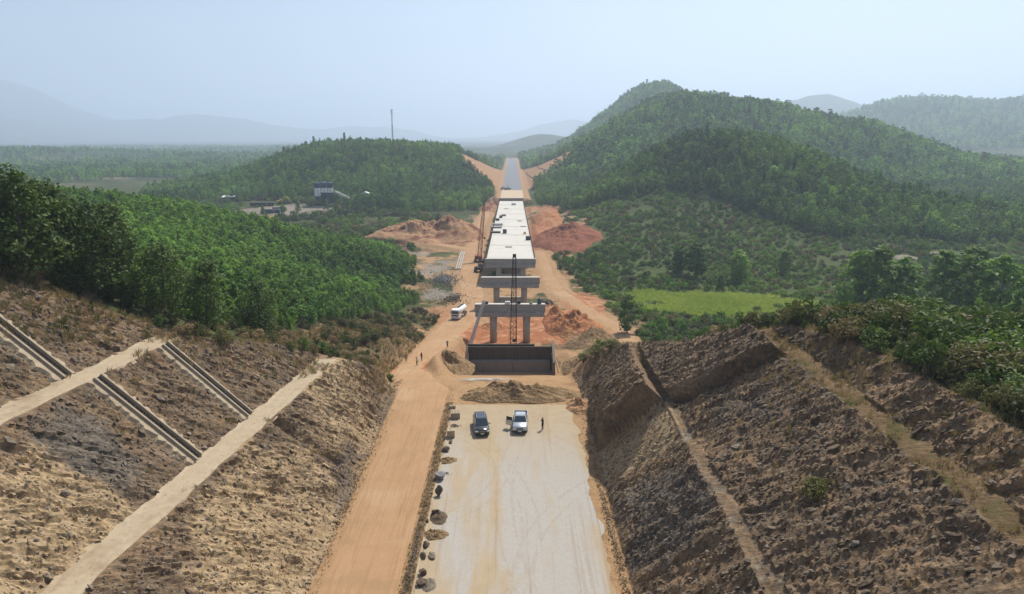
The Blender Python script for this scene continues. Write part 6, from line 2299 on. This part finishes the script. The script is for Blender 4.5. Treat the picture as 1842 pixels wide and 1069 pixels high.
X, Y, Z, A, B, C, n, c, free = site(X, Y)
dn = fbm(X / 4.0, Y / 4.0, 3, 81)
ok = (B[:, 2] > .3) & (dn > -.25)
sp_ = (A[:, 0] > .5) & (rng.uniform(size=len(X)) < .025)
Xs, Ys, Zs = take(ok | sp_, X, Y, Z)
plant('dry_grass', Xs, Ys, Zs, .4, 1.0, COL_TUFT, 4, 'dry brown grass on the upper right face and its berm', 'grass', .15, weights=[.3, .3, .25, .15])
X, Y = grid_points(28, 120, 30, 135, 1.5)
X, Y, Z, A, B, C, n, c, free = site(X, Y)
ok = (n < c - .4)
X, Y, Z = take(ok, X, Y, Z)
plant('crest_scrub', X, Y, Z, .4, 1.35, COL_FINE, 6, 'green scrub covering the ground behind the right crest', 'scrub', weights=[.24, .14, .36, .05, .05, .16])
X = rng.uniform(-9.6, -8.5, 650); Y = rng.uniform(36, 92, 650)
plant('verge_weeds', X, Y, np.full(650, .2), .12, .34, COL_TUFT, 4, 'dry weeds on the strip between dirt road and road base', 'grass', .2, sink=0, weights=[.4, .3, .3, 0])

# ---- broken rock on the faces
RK = []
for k in range(8):
    me = rock_mesh('r', 500 + k, 1.0, .75, .36, 1); me.materials.append(MAT[['dark_rock', 'rock', 'tan_rock', 'dark_rock', 'rock', 'tan_rock', 'dark_rock', 'rock'][k]])
    RK.append([me])
COL_ROCK = proto_collection('rock', RK)


def rock_scatter(side, n, label):
    m_ = FACE['m']; P = FACE['P']; A = FACE['A']; C = FACE['C']
    k = np.where(m_ & (A[:, 0] > .4) & ((P[:, 0] > 0) == (side > 0)) & (P[:, 1] > 32) & (P[:, 1] < 112))[0]
    k = rng.choice(k, n)
    Q = P[k] + rng.normal(0, .1, (n, 3)) * np.array([1, 1, 0])
    tan_ = C[k, 0] > rng.uniform(.2, .9, n)
    idx = np.where(tan_, rng.choice([2, 5, 1], n), rng.choice([0, 1, 3, 4, 6, 7], n, p=[.25, .14, .25, .13, .14, .09] if side > 0 else [.12, .26, .12, .24, .06, .2]))
    rot = np.stack([rng.normal(0, .35, n), rng.normal(-.62 * side, .3, n), rng.normal(R(-31) if side > 0 else R(28), .45, n)], 1)
    s = np.exp(rng.normal(math.log(.20), .55, n)).clip(.07, 1.1)
    scatter('face_rubble', Q, rot, np.stack([s * rng.uniform(.8, 1.6, n), s, s * rng.uniform(.7, 1.3, n)], 1), idx, COL_ROCK, label, 'rubble')


rock_scatter(-1, 26000, 'broken rock slabs over the left cut face')
rock_scatter(1, 28000, 'dark broken shale over the right cut face')

# ------------------------------------------------------------------ the air
def haze(density=0.00026):
    m = bpy.data.materials.new('haze')
    m.use_nodes = True
    t = m.node_tree
    for n in list(t.nodes):
        t.nodes.remove(n)
    o = t.nodes.new('ShaderNodeOutputMaterial')
    v = t.nodes.new('ShaderNodeVolumePrincipled')
    v.inputs['Color'].default_value = (0.71, 0.835, 1.0, 1)
    v.inputs['Density'].default_value = density
    v.inputs['Anisotropy'].default_value = 0.35
    t.links.new(v.outputs[0], o.inputs['Volume'])
    MAT['haze'] = m
    b = MB().box((0, 0, 425), (62000, 62000, 950))
    ob = b.build('haze', 'haze')
    tag(ob, 'thin blue haze lying over the whole valley', 'haze', kind='stuff')


haze()
